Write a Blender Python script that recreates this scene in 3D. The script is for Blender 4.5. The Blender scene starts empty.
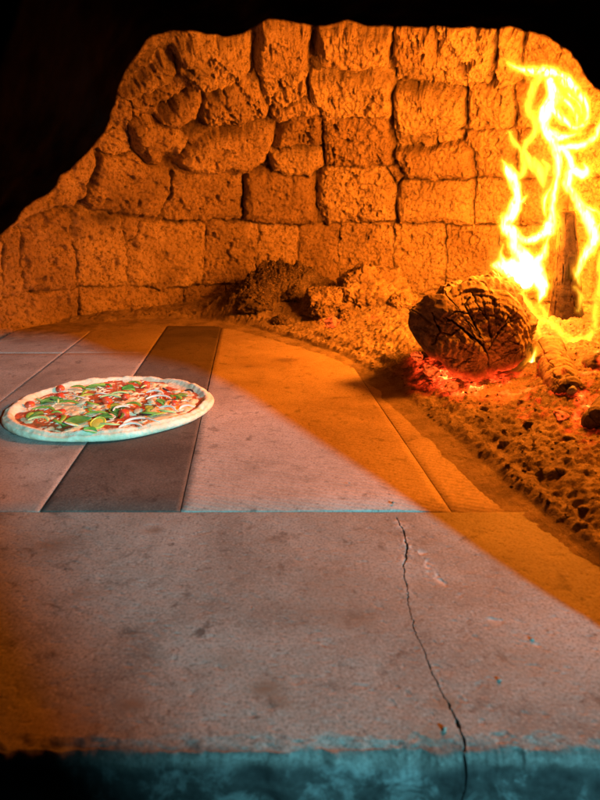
import bpy, math, random
import numpy as np

random.seed(4)
rng = np.random.default_rng(11)
S = bpy.context.scene
COL = S.collection

# ------------------------------------------------------------------ camera model
PITCH = math.radians(17.5)
F = 601.0
CAMZ = 0.30
CP, SP = math.cos(PITCH), math.sin(PITCH)


def ray(px, py):
    u = (px - 300) / F
    v = (400 - py) / F
    return np.array([u, CP + SP * v, -SP + CP * v])


def floor_pt(px, py, z=0.0):
    d = ray(px, py)
    t = (z - CAMZ) / d[2]
    return np.array([d[0] * t, d[1] * t, z])


def plane_pt(px, py, y):
    d = ray(px, py)
    t = y / d[1]
    return np.array([d[0] * t, y, CAMZ + d[2] * t])


def project(x, y, z):
    zz = z - CAMZ
    dep = np.maximum(y * CP - zz * SP, 1e-3)
    up = y * SP + zz * CP
    return 300 + F * x / dep, 400 - F * up / dep


# ------------------------------------------------------------------ noise
_T = rng.random((48, 48, 48)).astype(np.float32) * 2 - 1


def vnoise(x, y, z):
    xi = np.floor(x).astype(np.int64); yi = np.floor(y).astype(np.int64); zi = np.floor(z).astype(np.int64)
    fx = x - xi; fy = y - yi; fz = z - zi
    fx = fx * fx * (3 - 2 * fx); fy = fy * fy * (3 - 2 * fy); fz = fz * fz * (3 - 2 * fz)
    x0 = xi % 48; x1 = (xi + 1) % 48
    y0 = yi % 48; y1 = (yi + 1) % 48
    z0 = zi % 48; z1 = (zi + 1) % 48
    def L(a, b, t): return a + (b - a) * t
    return L(L(L(_T[x0, y0, z0], _T[x1, y0, z0], fx), L(_T[x0, y1, z0], _T[x1, y1, z0], fx), fy),
             L(L(_T[x0, y0, z1], _T[x1, y0, z1], fx), L(_T[x0, y1, z1], _T[x1, y1, z1], fx), fy), fz)


def fbm(p, f, octs=4, gain=.5, off=0.0):
    x, y, z = p
    out = 0; a = 1.0; tot = 0
    for o in range(octs):
        out = out + a * vnoise(x * f + off + 7.3 * o, y * f + 1.7 * off + 3.1 * o, z * f + 2.3 * off)
        tot += a; a *= gain; f *= 2.03
    return out / tot


def sstep(a, b, x):
    t = np.clip((x - a) / (b - a), 0, 1)
    return t * t * (3 - 2 * t)


def seg_dist(px, py, pts):
    d = np.full(np.shape(px), 1e9)
    tb = np.zeros(np.shape(px))
    acc = 0
    for (ax, ay), (bx, by) in zip(pts[:-1], pts[1:]):
        vx, vy = bx - ax, by - ay
        l2 = vx * vx + vy * vy + 1e-12
        t = np.clip(((px - ax) * vx + (py - ay) * vy) / l2, 0, 1)
        dd = np.hypot(px - ax - t * vx, py - ay - t * vy)
        tb = np.where(dd < d, acc + t, tb)
        d = np.minimum(d, dd)
        acc += 1
    return d, tb / max(acc, 1)


def poly_sdf(px, py, poly):
    """positive inside"""
    d, _ = seg_dist(px, py, list(poly) + [poly[0]])
    ins = np.zeros(np.shape(px), bool)
    n = len(poly)
    for i in range(n):
        ax, ay = poly[i]; bx, by = poly[(i + 1) % n]
        c = ((ay > py) != (by > py)) & (px < (bx - ax) * (py - ay) / ((by - ay) if by != ay else 1e-9) + ax)
        ins ^= c
    return np.where(ins, d, -d)


# ------------------------------------------------------------------ mesh helpers
def mesh_np(name, V, Fq, mat=None, parent=None, smooth=True, attrs=None):
    V = np.asarray(V, np.float32).reshape(-1, 3)
    Fq = np.asarray(Fq, np.int32)
    me = bpy.data.meshes.new(name)
    n, k = Fq.shape
    me.vertices.add(len(V)); me.vertices.foreach_set('co', V.ravel())
    me.loops.add(n * k); me.loops.foreach_set('vertex_index', Fq.ravel())
    me.polygons.add(n)
    me.polygons.foreach_set('loop_start', np.arange(0, n * k, k, dtype=np.int32))
    me.polygons.foreach_set('loop_total', np.full(n, k, np.int32))
    me.update(calc_edges=True)
    me.validate()
    if smooth:
        me.polygons.foreach_set('use_smooth', np.ones(len(me.polygons), bool))
    for an, av in (attrs or {}).items():
        a = me.attributes.new(an, 'FLOAT', 'POINT')
        a.data.foreach_set('value', np.asarray(av, np.float32).ravel())
    return link(name, me, mat, parent)


def link(name, me, mat=None, parent=None):
    o = bpy.data.objects.new(name, me)
    COL.objects.link(o)
    if mat: me.materials.append(mat)
    if parent: o.parent = parent
    return o


def mesh_py(name, verts, faces, mat=None, parent=None, smooth=True):
    me = bpy.data.meshes.new(name)
    me.from_pydata([tuple(map(float, v)) for v in verts], [], faces)
    me.validate(); me.update()
    if smooth:
        me.polygons.foreach_set('use_smooth', [True] * len(me.polygons))
    return link(name, me, mat, parent)


def grid_faces(nu, nv, wrap=False, flip=False):
    i = np.arange(nu if wrap else nu - 1)[:, None]; j = np.arange(nv - 1)[None, :]
    i2 = (i + 1) % nu
    a = i * nv + j; b = i2 * nv + j; c = i2 * nv + j + 1; d = i * nv + j + 1
    q = np.stack([a, b, c, d], -1).reshape(-1, 4)
    return q[:, ::-1] if flip else q


def tag(o, label=None, cat=None, group=None, kind=None):
    if label: o['label'] = label
    if cat: o['category'] = cat
    if group: o['group'] = group
    if kind: o['kind'] = kind
    return o


def empty(name, loc=(0, 0, 0)):
    o = bpy.data.objects.new(name, None); COL.objects.link(o); o.location = loc
    o.empty_display_size = .05
    return o


# ------------------------------------------------------------------ materials
class NT:
    def __init__(s, name):
        s.m = bpy.data.materials.new(name); s.m.use_nodes = True
        s.t = s.m.node_tree; s.t.nodes.clear()
        s.out = s.n('ShaderNodeOutputMaterial')

    def n(s, typ, **kw):
        nd = s.t.nodes.new(typ)
        for k, v in kw.items():
            if k in nd.inputs: nd.inputs[k].default_value = v
            else: setattr(nd, k, v)
        return nd

    def l(s, a, b): s.t.links.new(a, b)

    def noise(s, scale, detail=6, rough=.6, vec=None, dist=0):
        nd = s.n('ShaderNodeTexNoise'); nd.inputs['Scale'].default_value = scale
        nd.inputs['Detail'].default_value = detail; nd.inputs['Roughness'].default_value = rough
        nd.inputs['Distortion'].default_value = dist
        if vec is not None: s.l(vec, nd.inputs['Vector'])
        return nd.outputs['Fac']

    def ramp(s, fac, stops):
        r = s.n('ShaderNodeValToRGB'); s.l(fac, r.inputs[0])
        e = r.color_ramp.elements
        while len(e) < len(stops): e.new(.5)
        for el, (p, c) in zip(e, stops):
            el.position = p; el.color = (c[0], c[1], c[2], 1) if not np.isscalar(c) else (c, c, c, 1)
        return r.outputs[0]

    def mix(s, fac, a, b, mode='MIX'):
        m = s.n('ShaderNodeMix', data_type='RGBA', blend_type=mode)
        for sock, v in ((m.inputs[0], fac), (m.inputs[6], a), (m.inputs[7], b)):
            if hasattr(v, 'is_linked'): s.l(v, sock)
            else: sock.default_value = v if np.isscalar(v) else (v[0], v[1], v[2], 1)
        return m.outputs[2]

    def attr(s, name):
        a = s.n('ShaderNodeAttribute'); a.attribute_name = name
        return a.outputs['Fac']

    def math(s, op, a, b=0.0):
        m = s.n('ShaderNodeMath', operation=op)
        for sock, v in ((m.inputs[0], a), (m.inputs[1], b)):
            if hasattr(v, 'is_linked'): s.l(v, sock)
            else: sock.default_value = v
        return m.outputs[0]

    def coord(s): return s.n('ShaderNodeTexCoord').outputs['Object']

    def bsdf(s, col, rough=.85, bumps=(), spec=.3, emit=None, emit_str=None, sss=0):
        b = s.n('ShaderNodeBsdfPrincipled')
        for key, v in (('Base Color', col), ('Roughness', rough)):
            if hasattr(v, 'is_linked'): s.l(v, b.inputs[key])
            else: b.inputs[key].default_value = v if np.isscalar(v) else (v[0], v[1], v[2], 1)
        b.inputs['Specular IOR Level'].default_value = spec
        if sss:
            b.inputs['Subsurface Weight'].default_value = sss
            b.inputs['Subsurface Radius'].default_value = (.006, .003, .002)
            b.inputs['Subsurface Scale'].default_value = 1
        nrm = None
        for h, strength, dist in bumps:
            bp = s.n('ShaderNodeBump'); bp.inputs['Strength'].default_value = strength
            bp.inputs['Distance'].default_value = dist
            s.l(h, bp.inputs['Height'])
            if nrm is not None: s.l(nrm, bp.inputs['Normal'])
            nrm = bp.outputs[0]
        if nrm is not None: s.l(nrm, b.inputs['Normal'])
        if emit is not None:
            if hasattr(emit, 'is_linked'): s.l(emit, b.inputs['Emission Color'])
            else: b.inputs['Emission Color'].default_value = (*emit, 1)
            if hasattr(emit_str, 'is_linked'): s.l(emit_str, b.inputs['Emission Strength'])
            else: b.inputs['Emission Strength'].default_value = emit_str
        s.l(b.outputs[0], s.out.inputs['Surface'])
        return s.m


def mat_stone():
    k = NT('refractory_stone'); c = k.coord()
    n1 = k.noise(9, 5, .6, c); n2 = k.noise(120, 6, .72, c); n3 = k.noise(420, 3, .7, c)
    col = k.ramp(n1, [(.3, (.28, .225, .17)), (.5, (.42, .34, .26)), (.7, (.54, .45, .35))])
    col = k.mix(k.ramp(k.attr('tone'), [(0.0, .55), (.45, 0.0)]), col, (.21, .15, .105))
    col = k.mix(k.ramp(k.attr('tone'), [(.6, 0.0), (1.0, .5)]), col, (.60, .52, .41))
    col = k.mix(k.ramp(n2, [(.36, .9), (.5, 0.0)]), col, (.10, .075, .055))
    col = k.mix(k.ramp(n2, [(.60, 0.0), (.72, .6)]), col, (.62, .54, .43))
    col = k.mix(k.attr('joint'), col, (.075, .06, .048))
    col = k.mix(k.ramp(k.noise(3.6, 6, .68, c, .8), [(.50, 0.0), (.70, .65)]), col, (.15, .115, .085))
    col = k.mix(k.attr('soot_shade'), col, (.045, .035, .028))
    return k.bsdf(col, .92, [(n2, 1.0, .008), (n3, .8, .003)], .15)


def mat_slab(name, base, dark, light, seed, ridged=False):
    k = NT(name); c = k.coord()
    mp = k.n('ShaderNodeMapping'); mp.inputs['Location'].default_value = (seed, seed * .7, 0); k.l(c, mp.inputs['Vector'])
    v = mp.outputs[0]
    n1 = k.noise(6, 6, .62, v, .6); n2 = k.noise(38, 6, .68, v, .4); n3 = k.noise(420, 3, .7, v); n4 = k.noise(16, 4, .6, v, 1.2)
    col = k.ramp(n1, [(.32, dark), (.5, base), (.68, light)])
    col = k.mix(k.ramp(n2, [(.30, .85), (.43, 0.0)]), col, tuple(x * .45 for x in dark))
    col = k.mix(k.ramp(n4, [(.62, 0.0), (.75, .45)]), col, tuple(min(1, x * 1.25) for x in light))
    col = k.mix(k.ramp(n3, [(.34, .75), (.5, 0.0)]), col, tuple(x * .6 for x in dark))
    col = k.mix(k.ramp(n3, [(.56, 0.0), (.7, .5)]), col, tuple(x * 1.4 for x in light))
    n5 = k.noise(95, 5, .7, v); col = k.mix(k.ramp(n5, [(.30, .9), (.40, 0.0)]), col, tuple(x * .4 for x in dark))
    n6 = k.noise(9, 5, .7, v, 2.2); col = k.mix(k.ramp(n6, [(.63, 0.0), (.70, .75)]), col, tuple(x * .35 for x in dark))
    if name == 'slab_stone':
        col = k.mix(k.attr('stain'), col, (.10, .075, .055))
        col = k.mix(k.attr('crack'), col, (.04, .035, .03))
        col = k.mix(k.attr('dust'), col, (.33, .31, .29))
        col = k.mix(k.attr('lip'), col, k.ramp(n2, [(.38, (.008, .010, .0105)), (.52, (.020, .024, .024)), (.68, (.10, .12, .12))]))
    bumps = [(n2, .18, .003), (n3, .16, .001)]
    if ridged:
        w = k.n('ShaderNodeTexWave'); w.inputs['Scale'].default_value = 38; w.inputs['Distortion'].default_value = 2.5
        w.inputs['Detail'].default_value = 3; w.bands_direction = 'Y'
        mr = k.n('ShaderNodeMapping'); mr.inputs['Rotation'].default_value = (0, 0, .35); k.l(c, mr.inputs['Vector']); k.l(mr.outputs[0], w.inputs['Vector'])
        bumps.append((w.outputs['Fac'], .18, .0012))
    return k.bsdf(col, .78, bumps, .3)


def mat_ash():
    k = NT('wood_ash'); c = k.coord()
    n1 = k.noise(22, 6, .65, c); n2 = k.noise(170, 6, .75, c); n3 = k.noise(520, 3, .7, c)
    col = k.ramp(n1, [(.35, (.21, .175, .14)), (.6, (.40, .34, .28))])
    col = k.mix(k.ramp(n2, [(.32, .75), (.44, 0.0)]), col, (.08, .065, .055))
    col = k.mix(k.ramp(n2, [(.58, 0.0), (.7, .7)]), col, (.62, .56, .48))
    col = k.mix(k.attr('char'), col, k.ramp(n2, [(.40, (.025, .02, .016)), (.52, (.09, .07, .055)), (.66, (.34, .28, .22))]))
    e = k.attr('ember')
    es = k.math('MULTIPLY', k.math('POWER', e, 1.4), k.ramp(k.noise(75, 5, .75, c), [(.38, 0.05), (.62, 1.0)]))
    ec = k.ramp(es, [(0.0, (1, .03, .004)), (.7, (1, .10, .015)), (1, (1, .3, .05))])
    return k.bsdf(col, .95, [(n2, 1.0, .010), (n3, .8, .004)], .1, ec, k.math('MULTIPLY', es, 4.0))


def mat_log(name, dark, light, char):
    k = NT(name); c = k.coord()
    n1 = k.noise(26, 6, .65, c, .5); n2 = k.noise(150, 6, .7, c); n3 = k.noise(480, 3, .7, c)
    col = k.ramp(n1, [(.33, dark), (.62, light)])
    col = k.mix(k.ramp(n2, [(.36, .7), (.48, 0.0)]), col, tuple(x * .4 for x in dark))
    col = k.mix(k.attr('crack'), col, char)
    e = k.attr('ember')
    es = k.math('MULTIPLY', e, k.ramp(k.noise(60, 5, .7, c), [(.35, .15), (.65, 1.0)]))
    ec = k.ramp(es, [(0.0, (1, .03, .004)), (.8, (1, .09, .012)), (1, (1, .25, .04))])
    return k.bsdf(col, .9, [(n2, .6, .004), (n3, .4, .0015)], .15, ec, k.math('MULTIPLY', es, 2.2))


def mat_simple(name, c1, c2, scale, rough=.6, spec=.4, bump=.3, bd=.002, sss=0, c3=None):
    k = NT(name); c = k.coord()
    n = k.noise(scale, 5, .65, c)
    st = [(.35, c1), (.65, c2)]
    if c3: st.append((.78, c3))
    return k.bsdf(k.ramp(n, st), rough, [(k.noise(scale * 3, 4, .6, c), bump, bd)], spec, sss=sss)


def mat_flame(name, strength, col):
    k = NT(name)
    e = k.n('ShaderNodeEmission'); e.inputs[0].default_value = (*col, 1); e.inputs[1].default_value = strength
    k.l(e.outputs[0], k.out.inputs['Volume'])
    return k.m


M_STONE = mat_stone()
M_SLAB = mat_slab('slab_stone', (.155, .156, .143), (.088, .086, .078), (.21, .213, .20), 0)
M_TILE = mat_slab('tile_stone', (.27, .23, .20), (.17, .14, .12), (.33, .29, .26), 3.1)
M_TILE_R = mat_slab('ridged_tile_stone', (.28, .235, .205), (.20, .165, .14), (.34, .295, .265), 5.3, True)
M_TILE_D = mat_slab('dark_tile_stone', (.072, .062, .054), (.042, .036, .032), (.108, .093, .082), 7.7)
M_ASH = mat_ash()
M_LOG = mat_log('burnt_split_wood', (.10, .08, .062), (.26, .21, .16), (.02, .015, .012))
M_CHAR = mat_log('charcoal_wood', (.035, .028, .024), (.13, .105, .085), (.01, .008, .008))
M_STAKE = mat_log('blackened_stake', (.010, .008, .006), (.045, .034, .026), (.004, .003, .003))
M_ASHLUMP = mat_log('ashy_charcoal', (.085, .066, .05), (.27, .215, .16), (.02, .016, .014))
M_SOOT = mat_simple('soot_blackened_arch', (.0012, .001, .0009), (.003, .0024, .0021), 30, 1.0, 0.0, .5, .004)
M_MORTAR = mat_simple('mortar_bed', (.20, .18, .16), (.32, .29, .26), 40, .95, .1, .6, .004)

# ------------------------------------------------------------------ DOME WALL
CX, CY, R, H = 0.0, 1.12, 0.88, 0.86
EXPN = 3.0

STONES = {  # outline in photo pixels, height, roughness
    # plinth course
    'a1': ([(-30, 303), (75, 291), (76, 318), (-30, 336)], .018, .6), 'a2': ([(78, 290), (182, 288), (184, 312), (78, 322)], .016, .6),
    'a3': ([(185, 287), (224, 285), (226, 322), (186, 318)], .012, .6), 'a4': ([(227, 284), (300, 287), (300, 322), (228, 322)], .012, .6),
    'a5': ([(303, 288), (392, 292), (392, 325), (303, 322)], .012, .6), 'a6': ([(396, 300), (500, 299), (500, 325), (396, 325)], .012, .6),
    'a7': ([(503, 300), (640, 302), (640, 330), (503, 326)], .012, .6),
    # second course
    'bz': ([(-60, 255), (-3, 243), (-2, 299), (-60, 308)], .02, .7),
    'b0': ([(0, 242), (14, 230), (17, 292), (0, 297)], .02, .7),
    'b1': ([(19, 217), (42, 207), (62, 210), (69, 225), (72, 285), (19, 290)], .026, .9),
    'b2': ([(75, 209), (100, 212), (117, 220), (120, 237), (124, 281), (74, 284), (73, 237)], .02, 1.),
    'b2b': ([(122, 219), (137, 221), (130, 240), (122, 237)], .016, 1.),
    'b3': ([(142, 223), (200, 222), (204, 233), (201, 282), (155, 287), (134, 284), (126, 272), (129, 246)], .030, .7),
    'b4': ([(209, 230), (213, 222), (257, 222), (256, 254), (253, 282), (203, 283), (206, 239)], .026, 1.),
    'b5': ([(260, 223), (297, 225), (296, 250), (292, 282), (256, 283), (259, 250)], .025, .8),
    'b6': ([(301, 226), (338, 227), (339, 286), (297, 286), (300, 250)], .025, .8),
    'b7': ([(341, 226), (392, 223), (393, 290), (341, 286)], .022, .9),
    'b8': ([(395, 223), (444, 223), (446, 270), (443, 297), (412, 297), (398, 286)], .022, .7),
    'b9': ([(449, 225), (500, 226), (500, 297), (449, 296)], .022, .7),
    'b10': ([(503, 226), (550, 226), (550, 300), (503, 298)], .022, .7), 'b11': ([(553, 225), (598, 225), (598, 301), (553, 300)], .022, .7),
    'b12': ([(601, 225), (660, 225), (660, 303), (601, 301)], .022, .7),
    # third course
    'c0': ([(10, 222), (85, 150), (93, 158), (85, 190), (76, 203), (55, 207)], .022, .9),
    'c1': ([(99, 153), (128, 155), (144, 161), (168, 174), (166, 190), (152, 214), (117, 210), (88, 205), (83, 198), (89, 177)], .036, 1.),
    'c2': ([(171, 174), (205, 170), (240, 169), (242, 215), (200, 220), (168, 218), (168, 195)], .030, 1.),
    'c3': ([(246, 169), (280, 168), (311, 174), (313, 195), (313, 220), (270, 221), (244, 217)], .040, .6),
    'c4': ([(319, 172), (328, 164), (384, 166), (392, 181), (395, 217), (328, 221), (319, 200)], .036, 1.2),
    'c4b': ([(388, 164), (399, 161), (407, 174), (398, 180)], .03, 1.),
    'c5': ([(403, 179), (472, 177), (475, 221), (402, 222)], .036, .6),
    'c6': ([(479, 177), (520, 176), (522, 222), (480, 222)], .030, .7),
    'c7': ([(525, 176), (570, 175), (570, 222), (525, 222)], .03, .7), 'c8': ([(573, 175), (640, 175), (640, 222), (573, 222)], .03, .7),
    # fourth course
    'd0': ([(130, 126), (140, 118), (165, 120), (173, 128), (166, 150), (155, 160), (145, 158), (132, 143)], .045, 1.2),
    'd00': ([(98, 150), (112, 120), (124, 122), (126, 145), (118, 152)], .02, 1.6),
    'd1': ([(183, 147), (197, 137), (230, 125), (262, 118), (272, 119), (268, 140), (262, 155), (245, 166), (200, 169), (186, 168), (178, 160)], .060, .8),
    'd1b': ([(170, 129), (177, 126), (182, 140), (176, 151), (171, 146)], .03, 1.2),
    'd2': ([(270, 148), (292, 142), (320, 144), (321, 158), (311, 172), (282, 170), (272, 165)], .058, .8),
    'd3': ([(290, 111), (322, 106), (322, 140), (295, 139), (274, 145), (282, 125)], .040, 1.5),
    'd4': ([(324, 112), (390, 108), (394, 140), (391, 161), (350, 162), (326, 159)], .042, 1.5),
    'd5': ([(400, 145), (440, 144), (466, 137), (477, 141), (480, 173), (412, 175), (402, 157)], .052, .7),
    'd5r': ([(399, 131), (438, 130), (438, 143), (400, 144)], .024, 1.2), 'd5s': ([(440, 131), (466, 131), (465, 137), (440, 143)], .012, .4),
    'd6': ([(472, 126), (500, 121), (520, 122), (522, 174), (483, 174), (480, 150), (470, 138)], .042, .8),
    'd7': ([(525, 121), (565, 119), (568, 172), (525, 173)], .042, .8), 'd8': ([(570, 119), (640, 119), (640, 172), (572, 172)], .04, .8),
    # fifth course
    'e1': ([(157, 113), (175, 95), (194, 85), (198, 95), (192, 108), (172, 119)], .055, .8),
    'e1b': ([(128, 96), (160, 82), (185, 66), (191, 80), (160, 98), (134, 113)], .022, 2.),
    'e1c': ([(100, 128), (122, 95), (130, 100), (128, 116)], .02, 1.6),
    'e2': ([(198, 98), (214, 86), (240, 72), (256, 76), (266, 98), (264, 111), (230, 117), (205, 120), (200, 108)], .050, 1.9),
    'e4': ([(258, 72), (304, 63), (308, 86), (286, 97), (268, 96), (260, 84)], .042, 1.8),
    'e5': ([(270, 99), (307, 89), (321, 95), (321, 105), (290, 108), (274, 116)], .05, 1.5),
    'e7': ([(310, 73), (340, 67), (378, 63), (393, 70), (395, 105), (325, 109), (311, 90)], .055, 1.2),
    'e8': ([(398, 79), (430, 79), (468, 85), (471, 112), (460, 123), (440, 126), (402, 128), (397, 105)], .058, .9),
    'e9': ([(398, 51), (470, 49), (470, 80), (430, 75), (400, 75)], .034, 1.3),
    'e10': ([(473, 76), (520, 72), (522, 117), (500, 119), (475, 121)], .05, .9),
    'e12': ([(525, 74), (580, 80), (582, 116), (526, 118)], .05, .9), 'e14': ([(584, 80), (640, 80), (640, 116), (585, 116)], .05, .9),
    # top course
    'f1': ([(174, 40), (190, 30), (246, 30), (249, 55), (236, 68), (200, 80), (193, 78), (177, 60)], .055, 1.2),
    'f2': ([(118, 88), (147, 68), (158, 50), (167, 54), (173, 61), (165, 69), (145, 80), (125, 89)], .05, 1.),
    'e3': ([(256, 45), (262, 15), (310, 14), (309, 50), (300, 60), (262, 69), (254, 57)], .055, .9),
    'e6': ([(318, 38), (322, 15), (395, 15), (392, 47), (360, 53), (321, 46)], .06, 1.),
    'e13': ([(398, 10), (438, 10), (441, 46), (398, 48)], .06, 1.2), 'e11': ([(442, 8), (506, 8), (503, 34), (500, 69), (474, 72), (472, 46), (444, 46)], .05, 1.2), 'e16': ([(509, 8), (532, 8), (530, 69), (505, 70)], .06, 1.2),
    'e15': ([(535, 8), (640, 8), (640, 76), (533, 71)], .05, 1.),
}


def build_dome():
    d0, d1 = math.radians(22), math.radians(166)
    az = np.concatenate([np.linspace(d0, d1, 860), np.linspace(d1, d0 + 2 * math.pi, 70)[1:-1]])
    # profile by arc length
    zz = np.concatenate([np.linspace(-.02, .6, 260)[:-1], H * np.sin(np.linspace(math.asin(.6 / H), math.pi / 2, 200))])
    rr = R * np.power(np.clip(1 - np.clip(zz, 0, None) ** EXPN / H ** EXPN, 0, 1), 1 / 2.2)
    seg = np.concatenate([[0], np.cumsum(np.hypot(np.diff(zz), np.diff(rr)))])
    s = np.linspace(0, seg[-1], 500)
    z = np.interp(s, seg, zz); r = np.interp(s, seg, rr)
    dz = np.gradient(z, s); dr = np.gradient(r, s)
    A, Z = np.meshgrid(az, z, indexing='ij'); Rr = np.broadcast_to(r, A.shape)
    X = CX + Rr * np.cos(A); Y = CY + Rr * np.sin(A)
    NX = -np.cos(A) * dz; NY = -np.sin(A) * dz; NZ = np.broadcast_to(dr, A.shape)   # inward
    ln = np.sqrt(NX ** 2 + NY ** 2 + NZ ** 2); NX, NY, NZ = NX / ln, NY / ln, NZ / ln
    P = (X, Y, Z)
    px, py = project(X, Y, Z)
    front = Y > .9
    wx = px + 4.2 * fbm(P, 24, 4, .62, 3.3) + 1.0 * fbm(P, 95, 2, .6, 9.1)
    wy = py + 4.2 * fbm(P, 24, 4, .62, 13.3) + 1.0 * fbm(P, 95, 2, .6, 19.1)
    coarse = fbm(P, 16, 4, .55, 1.0); fine = fbm(P, 70, 4, .65, 5.0); pits = fbm(P, 38, 3, .6, 8.0)
    chunk = fbm((X * 1.0, Y * 1.0, Z * 2.0), 30, 4, .6, 21.0)
    grit = fbm(P, 150, 3, .7, 6.6)
    depthn = sstep(-.5, .45, fbm(P, 5.5, 3, .55, 31.0))
    low = 1 - sstep(.16, .4, Z)
    mort = .009 * low + .000 + .014 * (1 - depthn) * (1 - .35 * low) + .007 * fine + .010 * coarse + .004 * grit
    # deep voids between some upper stones, rubble filling others
    hgt = mort.copy()
    joint = np.ones_like(hgt)
    vis = front & (px > -80) & (px < 680) & (py < 360) & (py > -60)
    tone = np.full(hgt.shape, .5); trs = random.Random(3)
    best = np.full(hgt.shape, -99.); second = np.full(hgt.shape, -99.); shg = mort.copy()
    for name, (poly, hh, rough) in STONES.items():
        hh = hh * (1 + .25 * (hh > .035)); rough = rough * 1.25
        pa = np.array(poly, float); x0, y0 = pa.min(0) - 12; x1, y1 = pa.max(0) + 12
        m = vis & (px > x0) & (px < x1) & (py > y0) & (py < y1)
        if not m.any(): continue
        d = poly_sdf(wx[m], wy[m], poly)
        cx, cy = pa.mean(0); w = max(8, np.ptp(pa[:, 0])); h = max(8, np.ptp(pa[:, 1]))
        tx, ty = random.uniform(-.2, .2), random.uniform(-.05, .25)
        tilt = hh * (tx * (px[m] - cx) / w + ty * (py[m] - cy) / h)
        hs = hh + random.uniform(-.003, .004) + tilt + rough * (.006 * coarse[m] + .0075 * np.abs(chunk[m]) + .0045 * fine[m] + .0032 * grit[m] - .013 * sstep(.15, .5, pits[m]) - (.010 * sstep(.0, .5, -chunk[m]) if rough > 1.4 else 0))
        rise = sstep(-4.5, 1.0, d) * .6 + .4 * sstep(-3, 7, d)
        val = mort[m] + (hs - mort[m]) * rise
        bb = best[m]; win = d > bb
        second[m] = np.where(win, bb, np.maximum(second[m], d))
        best[m] = np.where(win, d, bb)
        shg[m] = np.where(win, val, shg[m]); tone[m] = np.where(win, trs.random(), tone[m])
    gap = best - second
    gw = (.6 + 2.0 * sstep(-.25, .45, fbm(P, 24, 3, .6, 15.0))) * (1 + .35 * sstep(.2, .4, Z))
    groove = (1 - sstep(gw * .35, gw * 1.5, gap)) * sstep(-6, -3, best)
    gd = (.005 + .024 * sstep(-.2, .4, fbm(P, 11, 3, .6, 17.0))) * (.6 + .4 * sstep(.14, .3, Z))
    hgt = np.where(best > -4.6, shg, mort) - gd * groove
    joint = np.where(best > -4.6, groove * .85, .6 + .4 * sstep(-.2, .3, pits))
    # regular blocks where the photo does not show the wall
    arc = np.broadcast_to(A * R, A.shape); sv = np.broadcast_to(s, A.shape)
    row = np.floor(sv / .165); fu = ((arc + (row % 2) * .11) / .22) % 1; fv = (sv / .165) % 1
    db = np.minimum(np.minimum(fu, 1 - fu) * .22, np.minimum(fv, 1 - fv) * .165) / .0032
    gen = .012 + .02 * sstep(0, 4, db + 1.5 * coarse) + .006 * coarse
    hgt = np.where(vis, hgt, gen)
    joint = np.where(vis, joint, 1 - sstep(0, 3, db))
    # named voids and holes
    for (hx, hy, rad, dep) in [(131, 245, 4, .03), (72, 232, 4, .03), (205, 234, 3, .02), (316, 190, 5, .03), (164, 157, 7, .035), (392, 62, 4, .025),
                               (180, 128, 7, .02), (256, 70, 5, .03), (306, 64, 5, .03), (313, 33, 4, .03), (254, 165, 5, .02), (275, 120, 5, .03), (78, 203, 4, .03), (316, 172, 4, .03)]:
        q = np.exp(-(((wx - hx) / rad) ** 2 + ((wy - hy) / (rad * 1.3)) ** 2)) * front
        hgt = hgt - dep * q
    hgt = hgt + .0018 * fine + .0012 * grit
    X2 = X + NX * hgt; Y2 = Y + NY * hgt; Z2 = Z + NZ * hgt
    # soot: sooty high up, shade painted into hollows
    soot_shade = .55 * sstep(.05, .5, fbm(P, 7, 4, .6, 41.0)) * sstep(.25, .7, Z) + .3 * sstep(.6, .85, Z)
    soot_shade = np.where((px > 300) & vis, soot_shade * .55, soot_shade)
    for (bx, by, bw, bh, k_) in [(99, 215, 20, 7, .8), (345, 58, 30, 6, .55), (210, 122, 30, 6, .5), (150, 95, 22, 10, .45), (240, 292, 26, 14, .5), (420, 136, 18, 6, .4)]:  # hand-placed dark patches, several painting shade into recessed strips
        soot_shade = soot_shade + k_ * np.exp(-(((wx - bx) / bw) ** 2 + ((wy - by) / bh) ** 2)) * front
    soot_shade = np.maximum(soot_shade, .93 * (1 - sstep(.75, 1.1, Y))); soot_shade = np.maximum(soot_shade, .85 * sstep(.74, .82, Z))  # unseen front and crown darkened to cut light bounced onto the near floor
    soot_shade = np.clip(soot_shade, 0, 1)
    V = np.stack([X2, Y2, Z2], -1).reshape(-1, 3)
    q = grid_faces(len(az), len(s), wrap=True, flip=True)
    c = V[q].mean(1)
    keep = ~((c[:, 1] < .8) & (np.abs(c[:, 0]) < .46) & (c[:, 2] < .56))
    o = mesh_np('oven_wall', V, q[keep], M_STONE, attrs={'joint': joint.ravel() * .75, 'soot_shade': soot_shade.ravel(), 'tone': tone.ravel()})
    tag(o, 'curved back wall of rough fire-stained stone blocks enclosing the oven', 'oven wall')
    return o


build_dome()

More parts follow.
